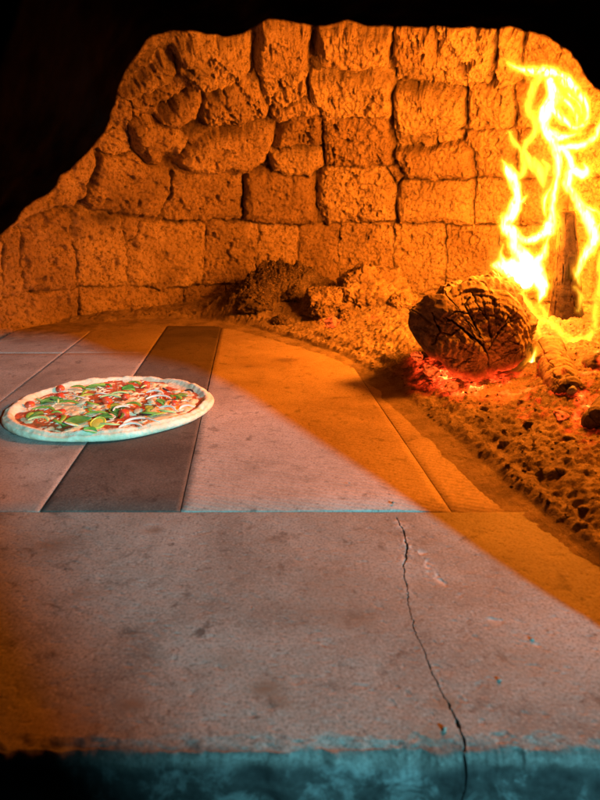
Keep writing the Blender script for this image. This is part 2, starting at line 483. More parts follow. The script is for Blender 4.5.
# ------------------------------------------------------------------ MOUTH ARCH
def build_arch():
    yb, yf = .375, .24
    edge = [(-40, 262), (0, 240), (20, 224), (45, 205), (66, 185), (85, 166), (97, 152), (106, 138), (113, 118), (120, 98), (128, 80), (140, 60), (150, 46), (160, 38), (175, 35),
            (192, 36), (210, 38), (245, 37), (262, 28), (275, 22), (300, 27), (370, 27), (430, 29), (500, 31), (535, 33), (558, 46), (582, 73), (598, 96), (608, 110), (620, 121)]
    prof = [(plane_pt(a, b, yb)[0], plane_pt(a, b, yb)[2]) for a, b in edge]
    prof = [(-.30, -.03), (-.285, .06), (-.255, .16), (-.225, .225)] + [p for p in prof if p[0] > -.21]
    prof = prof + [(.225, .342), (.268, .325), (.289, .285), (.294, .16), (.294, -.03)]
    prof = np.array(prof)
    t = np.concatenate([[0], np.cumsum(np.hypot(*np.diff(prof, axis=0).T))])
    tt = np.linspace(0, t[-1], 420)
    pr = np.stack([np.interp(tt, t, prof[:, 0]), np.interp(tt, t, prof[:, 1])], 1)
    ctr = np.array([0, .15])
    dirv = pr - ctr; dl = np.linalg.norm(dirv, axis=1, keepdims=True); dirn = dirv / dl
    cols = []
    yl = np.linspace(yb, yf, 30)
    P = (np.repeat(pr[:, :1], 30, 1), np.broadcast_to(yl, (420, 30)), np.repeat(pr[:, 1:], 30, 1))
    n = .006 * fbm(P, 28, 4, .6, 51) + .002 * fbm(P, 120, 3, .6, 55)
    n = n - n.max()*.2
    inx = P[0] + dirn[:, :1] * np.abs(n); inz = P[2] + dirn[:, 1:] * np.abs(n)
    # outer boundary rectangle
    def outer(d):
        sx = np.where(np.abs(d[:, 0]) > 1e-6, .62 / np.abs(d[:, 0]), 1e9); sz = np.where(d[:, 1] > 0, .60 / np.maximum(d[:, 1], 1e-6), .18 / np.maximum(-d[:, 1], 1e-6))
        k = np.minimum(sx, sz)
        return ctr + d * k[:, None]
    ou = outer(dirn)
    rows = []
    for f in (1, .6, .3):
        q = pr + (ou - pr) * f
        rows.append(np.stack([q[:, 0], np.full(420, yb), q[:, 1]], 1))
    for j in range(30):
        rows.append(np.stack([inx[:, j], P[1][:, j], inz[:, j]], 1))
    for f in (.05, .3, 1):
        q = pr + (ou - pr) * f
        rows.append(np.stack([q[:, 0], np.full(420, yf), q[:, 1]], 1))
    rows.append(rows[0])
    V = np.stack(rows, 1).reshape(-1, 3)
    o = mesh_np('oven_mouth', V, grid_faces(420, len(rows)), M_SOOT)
    tag(o, 'sooty black arched oven mouth framing the view at top and left', 'oven opening')


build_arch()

# ------------------------------------------------------------------ HEARTH FLOOR
base = mesh_py('hearth_floor', [(-1.2, .29, -.03), (1.2, .29, -.03), (1.2, 2.2, -.03), (-1.2, 2.2, -.03),
                                (-1.2, .29, -.3), (1.2, .29, -.3), (1.2, 2.2, -.3), (-1.2, 2.2, -.3)],
               [(0, 1, 2, 3), (4, 7, 6, 5), (0, 4, 5, 1), (1, 5, 6, 2), (2, 6, 7, 3), (3, 7, 4, 0)], M_MORTAR, smooth=False)
tag(base, kind='structure')

YB = .563   # back edge of the front slab
YF = .268
CRACK = [(396, 517), (404, 533), (408, 548), (403, 568), (406, 583), (408, 600), (413, 625), (425, 655), (440, 690), (455, 720), (463, 745), (466, 756)]


def build_slab():
    xs = np.concatenate([np.linspace(-.56, .060, 430)[:-1], np.linspace(.060, .140, 270)[:-1], np.linspace(.140, .40, 220)])
    rnd = .004
    top = np.linspace(YB, YF + rnd, 470)
    arcn = 12
    ang = np.linspace(0, math.pi / 2, arcn)[1:]
    ys = np.concatenate([[YB, YB], top[1:], YF + rnd - rnd * np.sin(ang), np.full(60, YF)])
    zs = np.concatenate([[-.028, -.003], np.zeros(len(top) - 1), -rnd + rnd * np.cos(ang), np.linspace(-rnd, -.11, 61)[1:]])
    zs[2] = 0
    X, Yg = np.meshgrid(xs, ys, indexing='ij'); Zg = np.broadcast_to(zs, X.shape).copy()
    istop = (np.arange(len(ys)) >= 1) & (np.arange(len(ys)) < 1 + len(top))
    isface = np.arange(len(ys)) >= 1 + len(top)
    P = (X, Yg, Zg)
    px, py = project(X, Yg, Zg)
    # world-space polyline for the crack
    cw = [tuple(floor_pt(a, b)[:2]) for a, b in CRACK]
    wob = .0036 * fbm(P, 50, 5, .66, 61) + .0012 * fbm(P, 210, 3, .65, 62); wob2 = .0034 * fbm(P, 50, 5, .62, 65)
    d, t = seg_dist(X + wob, Yg + wob2, cw)
    xf = cw[-1][0]
    dface = np.abs(X + .003 * fbm(P, 50, 3, .6, 66) - xf)
    onf = isface[None, :] & True
    d = np.where(onf, dface * 1.8, d); t = np.where(onf, .9, t)
    width = .0002 + .0005 * np.exp(-((t - .16) / .12) ** 2) + .00045 * sstep(-.1, .5, fbm(P, 45, 3, .6, 71)) + .0001 * sstep(.6, 1, t)
    ck = 1 - sstep(width * .6, width * 1.5, d)
    side = np.exp(-(d / (.006 * (1 - .6 * t))) ** 2) * sstep(-.15, .3, fbm(P, 90, 3, .6, 75)) * np.exp(-((t - .15) / .25) ** 2)
    # second faint row of chips
    d2, t2 = seg_dist(X + wob * 2, Yg + wob2 * 2, [tuple(floor_pt(a, b)[:2]) for a, b in [(418, 552), (432, 574), (455, 588), (475, 603), (500, 620), (530, 640), (545, 645)]])
    chip = np.exp(-(d2 / .006) ** 2) * sstep(.22, .5, fbm(P, 60, 3, .6, 81))
    pit = sstep(.34, .6, fbm(P, 62, 4, .65, 85)) * .7 + .5 * sstep(.4, .6, fbm(P, 170, 2, .6, 86))
    h = .0009 * fbm(P, 12, 3, .5, 91) + .0004 * fbm(P, 90, 3, .6, 95) - .004 * ck - .0010 * chip - .0005 * pit
    h = h + .0007 * side
    # ragged front arris
    lipd = np.clip((YF + .03 - Yg) / .03, 0, 1)
    edge_n = fbm((X, X * 0 + 3, X * 0), 30, 5, .72, 101)
    Ynew = Yg + np.where(lipd > 0, lipd ** 2 * (.010 * edge_n + .003), 0) * np.exp(np.minimum(Zg, 0) / .008)
    facen = fbm((X, Zg, Yg), 40, 4, .6, 111)
    Ynew = Ynew - np.where(isface[None, :], .0045 * facen * np.clip((-Zg) / .004, 0, 1) - .0 + .003 * sstep(.1, .5, fbm((X, Zg, Yg), 16, 3, .6, 115)), 0)
    Ynew = Ynew + .007 * ck * onf * np.clip((-Zg) / .006, 0, 1)
    Znew = Zg + h * (1 - isface[None, :])
    Znew = np.where(lipd > 0, Znew - .004 * np.clip(lipd - .55 + .45 * fbm(P, 48, 4, .65, 119) * (1 - isface[None, :]) * sstep(1.0, .8, lipd), 0, .45) * (1 + 1.2 * edge_n) * np.exp(np.minimum(Zg, 0) / .01), Znew)
    stain = .75 * np.exp(-(((X - .03) / .09) ** 2 + ((Yg - .43) / .05) ** 2)) + .35 * np.exp(-(((X + .05) / .07) ** 2 + ((Yg - .33) / .03) ** 2))
    stain = np.clip(stain * (.65 + .7 * fbm(P, 14, 4, .6, 121)), 0, 1) * .7
    for (sx, sy, w, a) in [(50, 545, .010, .7), (155, 530, .006, .8), (267, 540, .004, .6), (80, 595, .008, .5), (268, 690, .007, .8), (132, 705, .006, .8), (280, 703, .005, .6),
                           (445, 703, .006, .9), (430, 736, .008, .5), (60, 725, .02, .6), (360, 620, .012, .4), (230, 660, .01, .4), (520, 660, .02, .4)]:
        q = floor_pt(sx, sy)
        g = np.exp(-((((X - q[0]) + wob * 2) / (w * 1.5)) ** 2 + (((Yg - q[1]) + wob2 * 2) / w) ** 2))
        stain = np.clip(stain + a * g, 0, 1)
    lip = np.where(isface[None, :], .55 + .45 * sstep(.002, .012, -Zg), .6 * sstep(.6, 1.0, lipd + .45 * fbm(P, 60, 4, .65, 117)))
    V = np.stack([X, Ynew, Znew], -1)
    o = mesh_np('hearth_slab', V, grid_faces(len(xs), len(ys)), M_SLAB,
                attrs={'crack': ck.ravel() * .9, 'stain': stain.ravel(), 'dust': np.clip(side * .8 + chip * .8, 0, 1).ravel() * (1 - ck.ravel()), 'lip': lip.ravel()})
    tag(o, 'wide worn stone slab at the oven mouth with a long crack and chipped front lip', 'slab')


build_slab()

SL = -.084


def tile(name, pts, mat, z=0.0, label=None, tilt=None):
    """polygon prism with softened top edge; pts world (x,y) anticlockwise"""
    pts = np.array(pts, float); c = pts.mean(0)
    n = len(pts)
    res = []
    for i in range(n):
        a, b = pts[i], pts[(i + 1) % n]
        k = max(2, int(np.hypot(*(b - a)) / .006))
        for j in range(k): res.append(a + (b - a) * j / k)
    res = np.array(res); m = len(res)
    wob = .0009 * fbm((res[:, 0], res[:, 1], res[:, 0] * 0), 60, 3, .6, 131)
    dirs = (res - c) / np.linalg.norm(res - c, axis=1, keepdims=True)
    res = res + dirs * (wob[:, None] - .0005)
    rings = []
    def zt(q): return z + (tilt(q) if tilt else 0)
    for inset, dz in ((0, -.028), (0, -.0012), (.0004, -.0004), (.0012, 0)):
        q = res - dirs * inset
        zz = zt(q) + dz if dz > -.02 else np.full(m, dz)
        rings.append(np.column_stack([q, np.broadcast_to(zz, m)]))
    for f in (.93, .8, .6, .4, .2, .02, .0002):
        q = c + (res - dirs * .0012 - c) * f
        hh = .0008 * fbm((q[:, 0], q[:, 1], q[:, 0] * 0), 14, 3, .5, 141) * (1 - f ** 6)
        rings.append(np.column_stack([q, zt(q) + hh]))
    V = np.stack(rings, 1).reshape(-1, 3)
    o = mesh_np(name, V, grid_faces(m, len(rings), wrap=True), mat)
    return tag(o, label, 'floor tile', 'stone tiles of the oven floor')


def col_x(x0, y): return x0 + SL * (y - YB)


def quad(x0, x1, y0, y1, g=.0004):
    return [(col_x(x0, y0) + g, y0 + g), (col_x(x1, y0) - g, y0 + g), (col_x(x1, y1) - g, y1 - g), (col_x(x0, y1) + g, y1 - g)]


YM = 1.297
tile('floor_tile', quad(-.66, -.4625, YB, YM), M_TILE, -.0005, 'pale stone tile at the far left edge, left of the pizza')
tile('floor_tile', quad(-.4625, -.272, YB, YM), M_TILE, 0, 'grey stone tile lying beneath the left half of the pizza')
tile('floor_tile', quad(-.272, -.125, YB, 1.62), M_TILE_D, .0005, 'narrow dark stone tile running from under the pizza to the back')
tile('floor_tile', quad(-.125, .159, YB, 1.60), M_TILE_R, .0004, 'broad ridged tile right of the pizza with raised front edge',
     lambda q: (.0002 + .0013 * np.clip((q[:, 0] + .02) / .11, 0, 1) * np.clip((.153 - q[:, 0]) / .055, 0, 1) - .0011 * np.clip((q[:, 0] - .10) / .05, 0, 1)) * np.clip((1.2 - q[:, 1]) / .6, 0, 1))
tile('floor_tile', quad(.159, .46, YB, 1.3), M_TILE_R, -.0012, 'orange-lit tile half buried under the ash, right of the broad ridged tile')
tile('floor_tile', quad(-.66, -.4625, YM, 1.72), M_TILE, .0004, 'stone tile by the left wall behind the joint')
tile('floor_tile', quad(-.4625, -.272, YM, 1.80), M_TILE, -.0004, 'stone tile behind the pizza next to the dark tile')

# ------------------------------------------------------------------ ASH BED
OUT = [(-40, 348), (40, 338), (100, 331), (150, 325), (200, 325), (250, 335), (300, 350), (345, 366), (380, 390), (415, 424), (462, 470), (508, 512), (560, 553), (610, 592), (700, 665)]
INN = [(100, 322), (150, 318), (200, 318), (250, 326), (305, 342), (350, 358), (388, 380), (425, 412), (470, 450), (520, 495), (570, 535), (620, 575), (700, 640)]


def ash_height(X, Y, full=False):
    P = (X, Y, X * 0)
    ow = [tuple(floor_pt(a, b)[:2]) for a, b in OUT]; iw = [tuple(floor_pt(a, b, .004)[:2]) for a, b in INN]
    wx = X + .010 * fbm(P, 18, 4, .6, 201); wy = Y + .010 * fbm(P, 18, 4, .6, 205)
    def signed(poly, x, y):
        pg = list(poly) + [(1.6, .2), (1.6, 2.6), (-1.6, 2.6), (-1.6, poly[0][1])]
        d = poly_sdf(x, y, pg)
        return d
    do = signed(ow, wx, wy); di = signed(iw, wx, wy)
    n1 = fbm(P, 14, 4, .6, 211); n2 = fbm(P, 55, 4, .65, 215); n3 = fbm(P, 28, 3, .6, 219)
    h = -.008 + .0068 * sstep(-.014, -.005, do) + .0036 * sstep(-.004, .03, do) + .0018 * sstep(-.002, .012, do) * (n2 + .6 * fbm(P, 130, 2, .6, 217))
    scarp = .0095 * sstep(-.003, .014, di) * (.75 + .4 * n1)
    inside = sstep(.0, .05, di)
    right = sstep(-.1, .2, X)
    h = h + scarp + inside * (.008 * n1 + .004 * n3 + .004 * n2 + .006) * (.45 + .55 * right) + sstep(0, .35, di) * .035 * (.4 + .6 * right)
    # groove just behind the ridge
    h = h - .006 * np.exp(-((di - .034) / .010) ** 2) * right
    char = np.zeros_like(h)
    for (mx, my, hh, rx, ry, ck) in [(-.09, 1.78, .115, .12, .10, .9), (.03, 1.75, .09, .10, .09, .5), (.20, 1.66, .05, .12, .09, .3), (-.16, 1.70, .035, .08, .06, .7), (-.2, 1.84, .03, .12, .07, .6),
                                     (.30, 1.35, .03, .1, .12, .1), (.5, .95, .028, .09, .08, .15), (.42, .86, .02, .05, .05, .35), (.52, .78, .025, .06, .05, .3), (.6, 1.3, .05, .25, .2, .4)]:
        g = np.exp(-(((X - mx) / rx) ** 2 + ((Y - my) / ry) ** 2))
        h = h + hh * .8 * g * (1 + .3 * n1) * sstep(-.02, .05, di); char = char + ck * g * sstep(0, .04, di)
    if not full: return h
    ed = sstep(0, .012, di)
    h = h + ed * (.0040 * np.abs(fbm(P, 70, 3, .65, 225)) + .0052 * fbm(P, 150, 3, .65, 226)) + np.clip(char, 0, 1) * ed * (.030 * np.abs(fbm(P, 36, 4, .65, 227)) + .012 * np.abs(fbm(P, 90, 3, .65, 228)))
    return h, np.clip(char, 0, 1), di


EMB = [(462, 388, 30, 12, 1.0), (425, 358, 12, 20, .9), (500, 385, 34, 13, 1.0), (440, 372, 20, 12, 1.), (545, 398, 30, 14, .9), (590, 395, 24, 34, 1.0), (330, 322, 9, 5, 1.1), (523, 418, 5, 4, .9),
       (395, 300, 10, 5, .9), (580, 425, 16, 12, .55), (600, 360, 22, 18, 1.0), (376, 318, 7, 3, .6)]


def build_ash():
    xs = np.linspace(-.72, .86, 640); ys = np.linspace(.42, 1.98, 640)
    X, Y = np.meshgrid(xs, ys, indexing='ij')
    h, char, di = ash_height(X, Y, True)
    h = np.where((X - CX) ** 2 + (Y - CY) ** 2 > (R - .005) ** 2, -.02, h)
    px, py = project(X, Y, h)
    em = np.zeros_like(h)
    for (ex, ey, rx, ry, a) in EMB:
        em = em + a * np.exp(-(((px - ex) / rx) ** 2 + ((py - ey) / ry) ** 2))
    em = np.clip(em, 0, 1.1) * sstep(-.25, .3, fbm((X, Y, h), 45, 4, .65, 231))
    V = np.stack([X, Y, h], -1)
    q = grid_faces(len(xs), len(ys))
    hz = h.ravel()[q].max(1)
    o = mesh_np('ash_bed', V, q[hz > -.004], M_ASH, attrs={'char': char.ravel(), 'ember': em.ravel()})
    tag(o, 'orange-lit bed of crumbly wood ash with glowing embers along the right and back', 'ash', kind='stuff')


build_ash()


def gz(x, y): return float(ash_height(np.array([x]), np.array([y]))[0])


# ------------------------------------------------------------------ LOGS
def ash_crumbs():
    rs = np.random.default_rng(5)
    n = 16000
    X = rs.uniform(-.5, .8, n); Y = rs.uniform(.5, 1.9, n)
    h, ch, di = ash_height(X, Y, True)
    ok = (di > .0) & ((X - CX) ** 2 + (Y - CY) ** 2 < (R - .04) ** 2)
    X, Y, h = X[ok], Y[ok], h[ok]
    base = np.array([[1, 0, 0], [-1, 0, 0], [0, 1, 0], [0, -1, 0], [0, 0, 1], [0, 0, -1], [.6, .6, .5], [-.6, .5, .6]], float)
    tri = np.array([[6, 4, 0], [6, 2, 4], [6, 0, 2], [7, 4, 2], [7, 2, 1], [7, 1, 4], [0, 4, 3], [3, 4, 1], [2, 0, 5], [1, 2, 5], [3, 1, 5], [0, 3, 5]])
    m = len(X)
    sz = .0007 + .0030 * rs.random(m) ** 3.0
    sc = rs.uniform(.5, 1.3, (m, 1, 3)); sc[:, :, 2] *= .7
    jit = base[None] * rs.uniform(.65, 1.25, (m, 8, 1))
    a = rs.uniform(0, 6.28, m); c, s_ = np.cos(a), np.sin(a)
    Q = jit * sc * sz[:, None, None]
    Q = np.stack([Q[..., 0] * c[:, None] - Q[..., 1] * s_[:, None], Q[..., 0] * s_[:, None] + Q[..., 1] * c[:, None], Q[..., 2]], -1)
    V = Q + np.stack([X, Y, h + sz * .2], -1)[:, None, :]
    Fq = tri[None] + (np.arange(m) * 8)[:, None, None]
    chv = np.repeat((rs.random(m) < .09).astype(float), 8)
    o = mesh_np('ash_crumbs', V.reshape(-1, 3), Fq.reshape(-1, 3), M_ASH, smooth=False, attrs={'char': chv, 'ember': np.zeros(m * 8)})
    tag(o, 'loose ash crumbs and cinder bits scattered over the ash bed', 'ash', kind='stuff')


ash_crumbs()


def rough_log(name, p0, p1, r0, r1, mat, seed, rings=0, facets=0, amp=.12, nA=150, nL=110, squash=1.0, ember=0, parent=None, crackdeep=.18):
    p0 = np.array(p0, float); p1 = np.array(p1, float)
    ax = p1 - p0; L = np.linalg.norm(ax); ax /= L
    up = np.array([0, 0, 1.]) if abs(ax[2]) < .9 else np.array([0, 1., 0])
    sx = np.cross(ax, up); sx /= np.linalg.norm(sx); sy = np.cross(sx, ax)
    a = np.linspace(0, 2 * math.pi, nA, endpoint=False)
    caps = 14
    t = np.concatenate([np.zeros(caps), np.linspace(0, 1, nL), np.ones(caps)])
    rf = np.concatenate([np.linspace(.02, .93, caps), np.ones(nL), np.linspace(.93, .02, caps)])
    A, T = np.meshgrid(a, t, indexing='ij'); RF = np.broadcast_to(rf, A.shape)
    r = r0 + (r1 - r0) * T
    if facets:
        k = 2 * math.pi / facets
        r = r * (.78 + .22 * np.cos(k / 2) / np.cos(((A + seed) % k) - k / 2))
    # round off ends
    endr = np.minimum(T, 1 - T) * L / np.maximum(r, 1e-4)
    r = r * (.86 + .14 * sstep(0, .4, endr))
    ca, sa = np.cos(A), np.sin(A)
    P = (ca * r + seed, sa * r + T * 0, T * L)
    r = r * (1 + amp * fbm(P, .45 / max(r0, r1), 4, .6, seed * 3.1) + amp * .35 * fbm(P, 2.2 / max(r0, r1), 3, .6, seed))
    crack = np.zeros_like(r)
    if rings:
        ph = T * rings + 1.1 * fbm(P, 40, 3, .6, seed + 3) + .15 * np.sin(A * 2)
        v = np.abs((ph % 1) - .5) * 2
        crack = sstep(.72, .95, v) * sstep(-.35, .1, fbm(P, 30, 2, .5, seed + 9))
    ln = np.abs(fbm((ca * 1.0 * r0 * 1, sa * r0, T * L * .22), 42, 3, .55, seed + 5))
    crack = np.maximum(crack, (1 - sstep(.0, .045, ln)) * .8)
    r = r * (1 - crackdeep * crack * (RF > .5))
    rad = r * RF
    capn = .05 * max(r0, r1) * fbm((rad * ca, rad * sa, T), 60, 3, .6, seed + 12)
    X = p0 + (ax * L) * T[..., None] + sx * (rad * ca)[..., None] + sy * (rad * sa * squash)[..., None] + ax * np.where(RF < .99, capn, 0)[..., None]
    em = np.zeros_like(r)
    if ember:
        em = ember * sstep(-.1, .4, fbm(P, 26, 4, .6, seed + 20))
    o = mesh_np(name, X.reshape(-1, 3), grid_faces(nA, len(t), wrap=True), mat, parent, attrs={'crack': crack.ravel(), 'ember': em.ravel()})
    return o


def build_big_log():
    """thick split log whose cracked end faces the camera"""
    yb = .985
    outl = [(413, 331), (416, 316), (424, 311), (434, 300), (447, 297), (455, 299), (470, 290), (490, 288), (502, 293), (514, 293), (527, 305), (532, 317), (540, 330), (539, 349), (530, 360), (514, 370), (498, 374), (484, 386), (470, 390), (460, 379), (452, 376), (441, 362), (430, 358), (420, 345)]
    c2 = np.array([481., 338.])
    W = np.array([plane_pt(a, b, yb) for a, b in outl]); C3 = plane_pt(*c2, yb)
    n = len(outl); NA = 420
    ang = np.linspace(0, n, NA, endpoint=False)
    Wc = np.stack([np.interp(ang, np.arange(n + 1), np.append(W[:, k], W[0, k])) for k in range(3)], 1)
    # circular smoothing
    for _ in range(1): Wc = .5 * Wc + .25 * (np.roll(Wc, 1, 0) + np.roll(Wc, -1, 0))
    rad = Wc - C3
    axis = np.array([.30, .93, .05]); axis /= np.linalg.norm(axis)
    cap = np.linspace(.01, 1, 170); length = np.linspace(0, 1, 90)[1:]; LN = .23
    rows = []; cr = []; em = []
    cracks = [([(486, 383), (487, 365), (484, 350), (474, 338), (460, 328), (446, 318)], 2.2), ([(484, 350), (492, 338), (500, 328), (512, 312), (516, 304)], 2.2), ([(480, 344), (478, 330), (470, 316), (468, 306), (474, 298)], 1.6),
              ([(489, 340), (488, 322), (480, 306), (478, 296)], 1.4), ([(460, 328), (450, 334), (440, 332)], 1.5), ([(500, 328), (507, 322), (520, 318)], 1.0), ([(450, 372), (458, 360), (470, 352)], .9), ([(446, 318), (456, 312), (470, 314)], 1.3),
              ([(520, 345), (508, 340), (500, 342)], .7), ([(432, 345), (440, 332), (436, 315)], 1.6), ([(487, 365), (497, 357), (506, 354)], .8)]
    for f in cap:
        p = C3 + rad * f
        rows.append((p, f, 0.0))
    for l in length:
        # taper a little and round the far end
        k = 1.0 - .10 * l - .25 * max(0, l - .85) / .15
        rows.append((C3 + rad * k, 1.0, l))
    Pn = np.stack([r[0] for r in rows], 1); fr = np.array([r[1] for r in rows]); ll = np.array([r[2] for r in rows])
    back = (axis * LN) * ll[:, None]
    Pn = Pn + back[None, :, :]
    X, Y, Z = Pn[..., 0], Pn[..., 1], Pn[..., 2]
    px, py = project(X, Y, Z)
    wx = px + 3.2 * fbm((X, Y, Z), 60, 4, .65, 301); wy = py + 3.2 * fbm((X, Y, Z), 60, 4, .65, 305)
    cd = np.zeros_like(px)
    isc = (ll == 0)[None, :]
    for pts, w in cracks:
        d, t = seg_dist(wx, wy, pts)
        wv = w * .6 * (.55 + .5 * np.sin(np.pi * np.clip(t, 0, 1)) + .35 * fbm((X, Y, Z), 70, 2, .6, 309))
        cd = np.maximum(cd, (1 - sstep(wv * .2, wv * .95, d)))
    cd = cd * isc
    # end face: dished facets left and right of the main crack, bulging forward in the lower left
    bulge = -.030 * np.exp(-(((px - 466) / 26) ** 2 + ((py - 352) / 24) ** 2)) - .012 * np.exp(-(((px - 512) / 18) ** 2 + ((py - 342) / 22) ** 2))
    bulge = bulge + .038 * sstep(440, 416, px + .35 * (py - 335)) + .026 * sstep(312, 290, py - .10 * np.abs(px - 490)) + .025 * sstep(515, 540, px)
    angp = np.arctan2(wy - 356, wx - 486); radp = np.hypot(wx - 486, wy - 356)
    minor = 1 - sstep(0, .10, np.abs(fbm((np.cos(angp) * 3.2, np.sin(angp) * 3.2, radp * .012), 1.6, 3, .6, 333)))
    minor = minor * sstep(6, 18, radp) * sstep(-.25, .2, fbm((X, Y, Z), 34, 3, .6, 337)) * isc
    rings_ = np.sin(radp * 1.15 + 4 * fbm((X, Y, Z), 24, 3, .6, 339)) * .0012
    bulge = bulge + rings_ + .006 * minor
    chunk_ = .016 * np.abs(fbm((X, Y, Z), 17, 3, .6, 341)) + .006 * np.floor(2.5 * fbm((X * 1.0, Y, Z), 26, 2, .5, 343)) / 2.5; bulge = bulge + chunk_
    rim = .012 * np.power(np.clip(fr, 0, 1), 16)[None, :]
    n1 = .010 * fbm((X, Y, Z), 30, 4, .6, 311) + .004 * fbm((X, Y, Z), 130, 3, .6, 315)
    dy = np.where(isc, bulge + rim + n1 + .018 * cd, 0); cd = np.maximum(cd, .22 * minor)
    # seam continuity: shift the side by the rim value fading backwards
    rimval = dy[:, len(cap) - 1][:, None]
    dy = np.where(isc, dy, rimval * (1 - sstep(0, .5, ll))[None, :])
    Y = Y + dy
    # bark relief on the sides
    bark = np.where(isc, 0, .018 * fbm((X * 1.0, Y * .35, Z), 34, 4, .62, 321) - .007 * (1 - sstep(0, .09, np.abs(fbm((X, Y * .2, Z), 45, 3, .5, 325)))))
    bark = bark * sstep(0, .04, ll)[None, :]
    nr = rad / np.linalg.norm(rad, axis=1, keepdims=True)
    X = X + nr[:, None, 0] * bark; Z = Z + nr[:, None, 2] * bark
    crk = np.clip(cd + np.where(isc, 0, .5 * sstep(.002, -.004, bark)), 0, 1)
    ember = np.clip(sstep(368, 386, py + .22 * np.abs(px - 472)) * .9 + sstep(358, 372, py) * sstep(500, 525, px) * .5 + sstep(350, 372, py) * sstep(452, 430, px) * .6, 0, 1)
    V = np.stack([X, Y, Z], -1).reshape(-1, 3)
    o = mesh_np('burning_log', V, grid_faces(NA, len(fr), wrap=True, flip=True), M_LOG, attrs={'crack': crk.ravel(), 'ember': ember.ravel()})
    tag(o, 'thick split log with a deeply cracked end, glowing red underneath', 'log', 'logs in the fire')


build_big_log()

o = rough_log('burning_log', plane_pt(566, 352, 1.25), plane_pt(568, 212, 1.22), .046, .013, M_STAKE, 2.2, facets=5, amp=.22, ember=.02)
tag(o, 'charred upright stake standing in the middle of the flames', 'log', 'logs in the fire')
o = rough_log('burning_log', floor_pt(570, 396, .042), floor_pt(547, 350, .060), .026, .029, M_LOG, 5.1, rings=7, amp=.24, ember=.42, crackdeep=.16)
tag(o, 'short round log with ring-like cracks pointing at the viewer, below the stake', 'log', 'logs in the fire')
cap = rough_log('ash_cap', floor_pt(575, 393, .050), floor_pt(570, 389, .054), .006, .008, mat_simple('blue_grey_ash', (.16, .19, .27), (.34, .38, .48), 60, .9, .1, .5), 8.4, amp=.5, nA=40, nL=16, parent=o)
o = rough_log('burning_log', plane_pt(546, 338, 1.30), plane_pt(640, 330, 1.25), .030, .034, M_CHAR, 9.3, amp=.16, facets=6, ember=.25)
tag(o, 'black log lying crosswise behind the foot of the stake', 'log', 'logs in the fire')
o = rough_log('charcoal_lump', floor_pt(592, 372, .05), floor_pt(612, 366, .07), .030, .028, M_CHAR, 12.7, amp=.2, facets=6, ember=1.0, nA=90, nL=50)
tag(o, 'red glowing charcoal block at the right edge of the fire', 'charcoal', 'charcoal lumps in the ash')
o = rough_log('charcoal_lump', floor_pt(598, 425, .035), floor_pt(612, 405, .04), .022, .024, M_CHAR, 15.7, amp=.24, facets=5, ember=.0, nA=90, nL=50)
tag(o, 'black charcoal lump at the right edge below the glowing block', 'charcoal', 'charcoal lumps in the ash')

# charred lumps on the ash along the back wall
def lump(px, py, y, rx, ry, rz, mat, seed, label):
    import bmesh
    bm = bmesh.new(); bmesh.ops.create_icosphere(bm, subdivisions=6, radius=1)
    co = np.array([v.co[:] for v in bm.verts])
    rs = np.random.default_rng(int(seed * 10))
    for k in range(9):
        d = rs.normal(size=3); d /= np.linalg.norm(d); lim = rs.uniform(.6, .85)
        dt = co @ d; co = co - np.where(dt > lim, dt - lim, 0)[:, None] * d
    P = (co[:, 0], co[:, 1], co[:, 2])
    n = 1 + .45 * fbm(P, 1.3, 4, .6, seed) + .26 * np.abs(fbm(P, 4, 4, .65, seed + 3)) + .10 * fbm(P, 16, 3, .65, seed + 7) - .22 * np.clip(co[:, 2], 0, 1) ** 2
    ck = 1 - sstep(0, .05, np.abs(fbm((co[:, 0], co[:, 1], co[:, 2] * .5), 3.2, 3, .6, seed + 11)))
    n = n - .10 * ck
    co = co * n[:, None] * np.array([rx, ry, rz])
    for v, c in zip(bm.verts, co): v.co = c
    me = bpy.data.meshes.new('charcoal_lump'); bm.to_mesh(me); bm.free()
    for an, val in (('crack', ck), ('ember', ck * 0)):
        at = me.attributes.new(an, 'FLOAT', 'POINT'); at.data.foreach_set('value', val.astype(np.float32))
    me.polygons.foreach_set('use_smooth', [True] * len(me.polygons))
    ob = link('charcoal_lump', me, mat); ob.location = plane_pt(px, py, y)
    return tag(ob, label, 'charcoal', 'charcoal lumps in the ash')


lump(371, 297, 1.64, .105, .085, .098, M_ASHLUMP, 21.3, 'large pale burnt lump against the back wall, right of the dark ash mound')
lump(326, 302, 1.62, .060, .06, .055, M_ASHLUMP, 25.3, 'low crumbly burnt lump beside the larger pale one on the ash')
lump(262, 303, 1.70, .085, .06, .050, M_CHAR, 28.3, 'dark charred lump at the left end of the ash along the back wall')


def more_lumps():
    for px, py, y, r, m, sd, lab in [(231, 315, 1.70, .026, M_CHAR, 51.2, 'small black lump at the far left tip of the ash heap'),
                                     (296, 297, 1.70, .040, M_CHAR, 53.4, 'dark chunk on the ridge between the black lump and the crumbly one'),
                                     (349, 318, 1.56, .024, M_ASHLUMP, 55.1, 'small ashy chunk in front of the large pale lump'),
                                     (404, 304, 1.58, .034, M_ASHLUMP, 57.9, 'ashy chunk at the right foot of the large pale lump'),
                                     (282, 322, 1.58, .020, M_CHAR, 59.3, 'small dark chunk in front of the ash heap')]:
        lump(px, py, y, r * 1.3, r, r, m, sd, lab)


more_lumps()


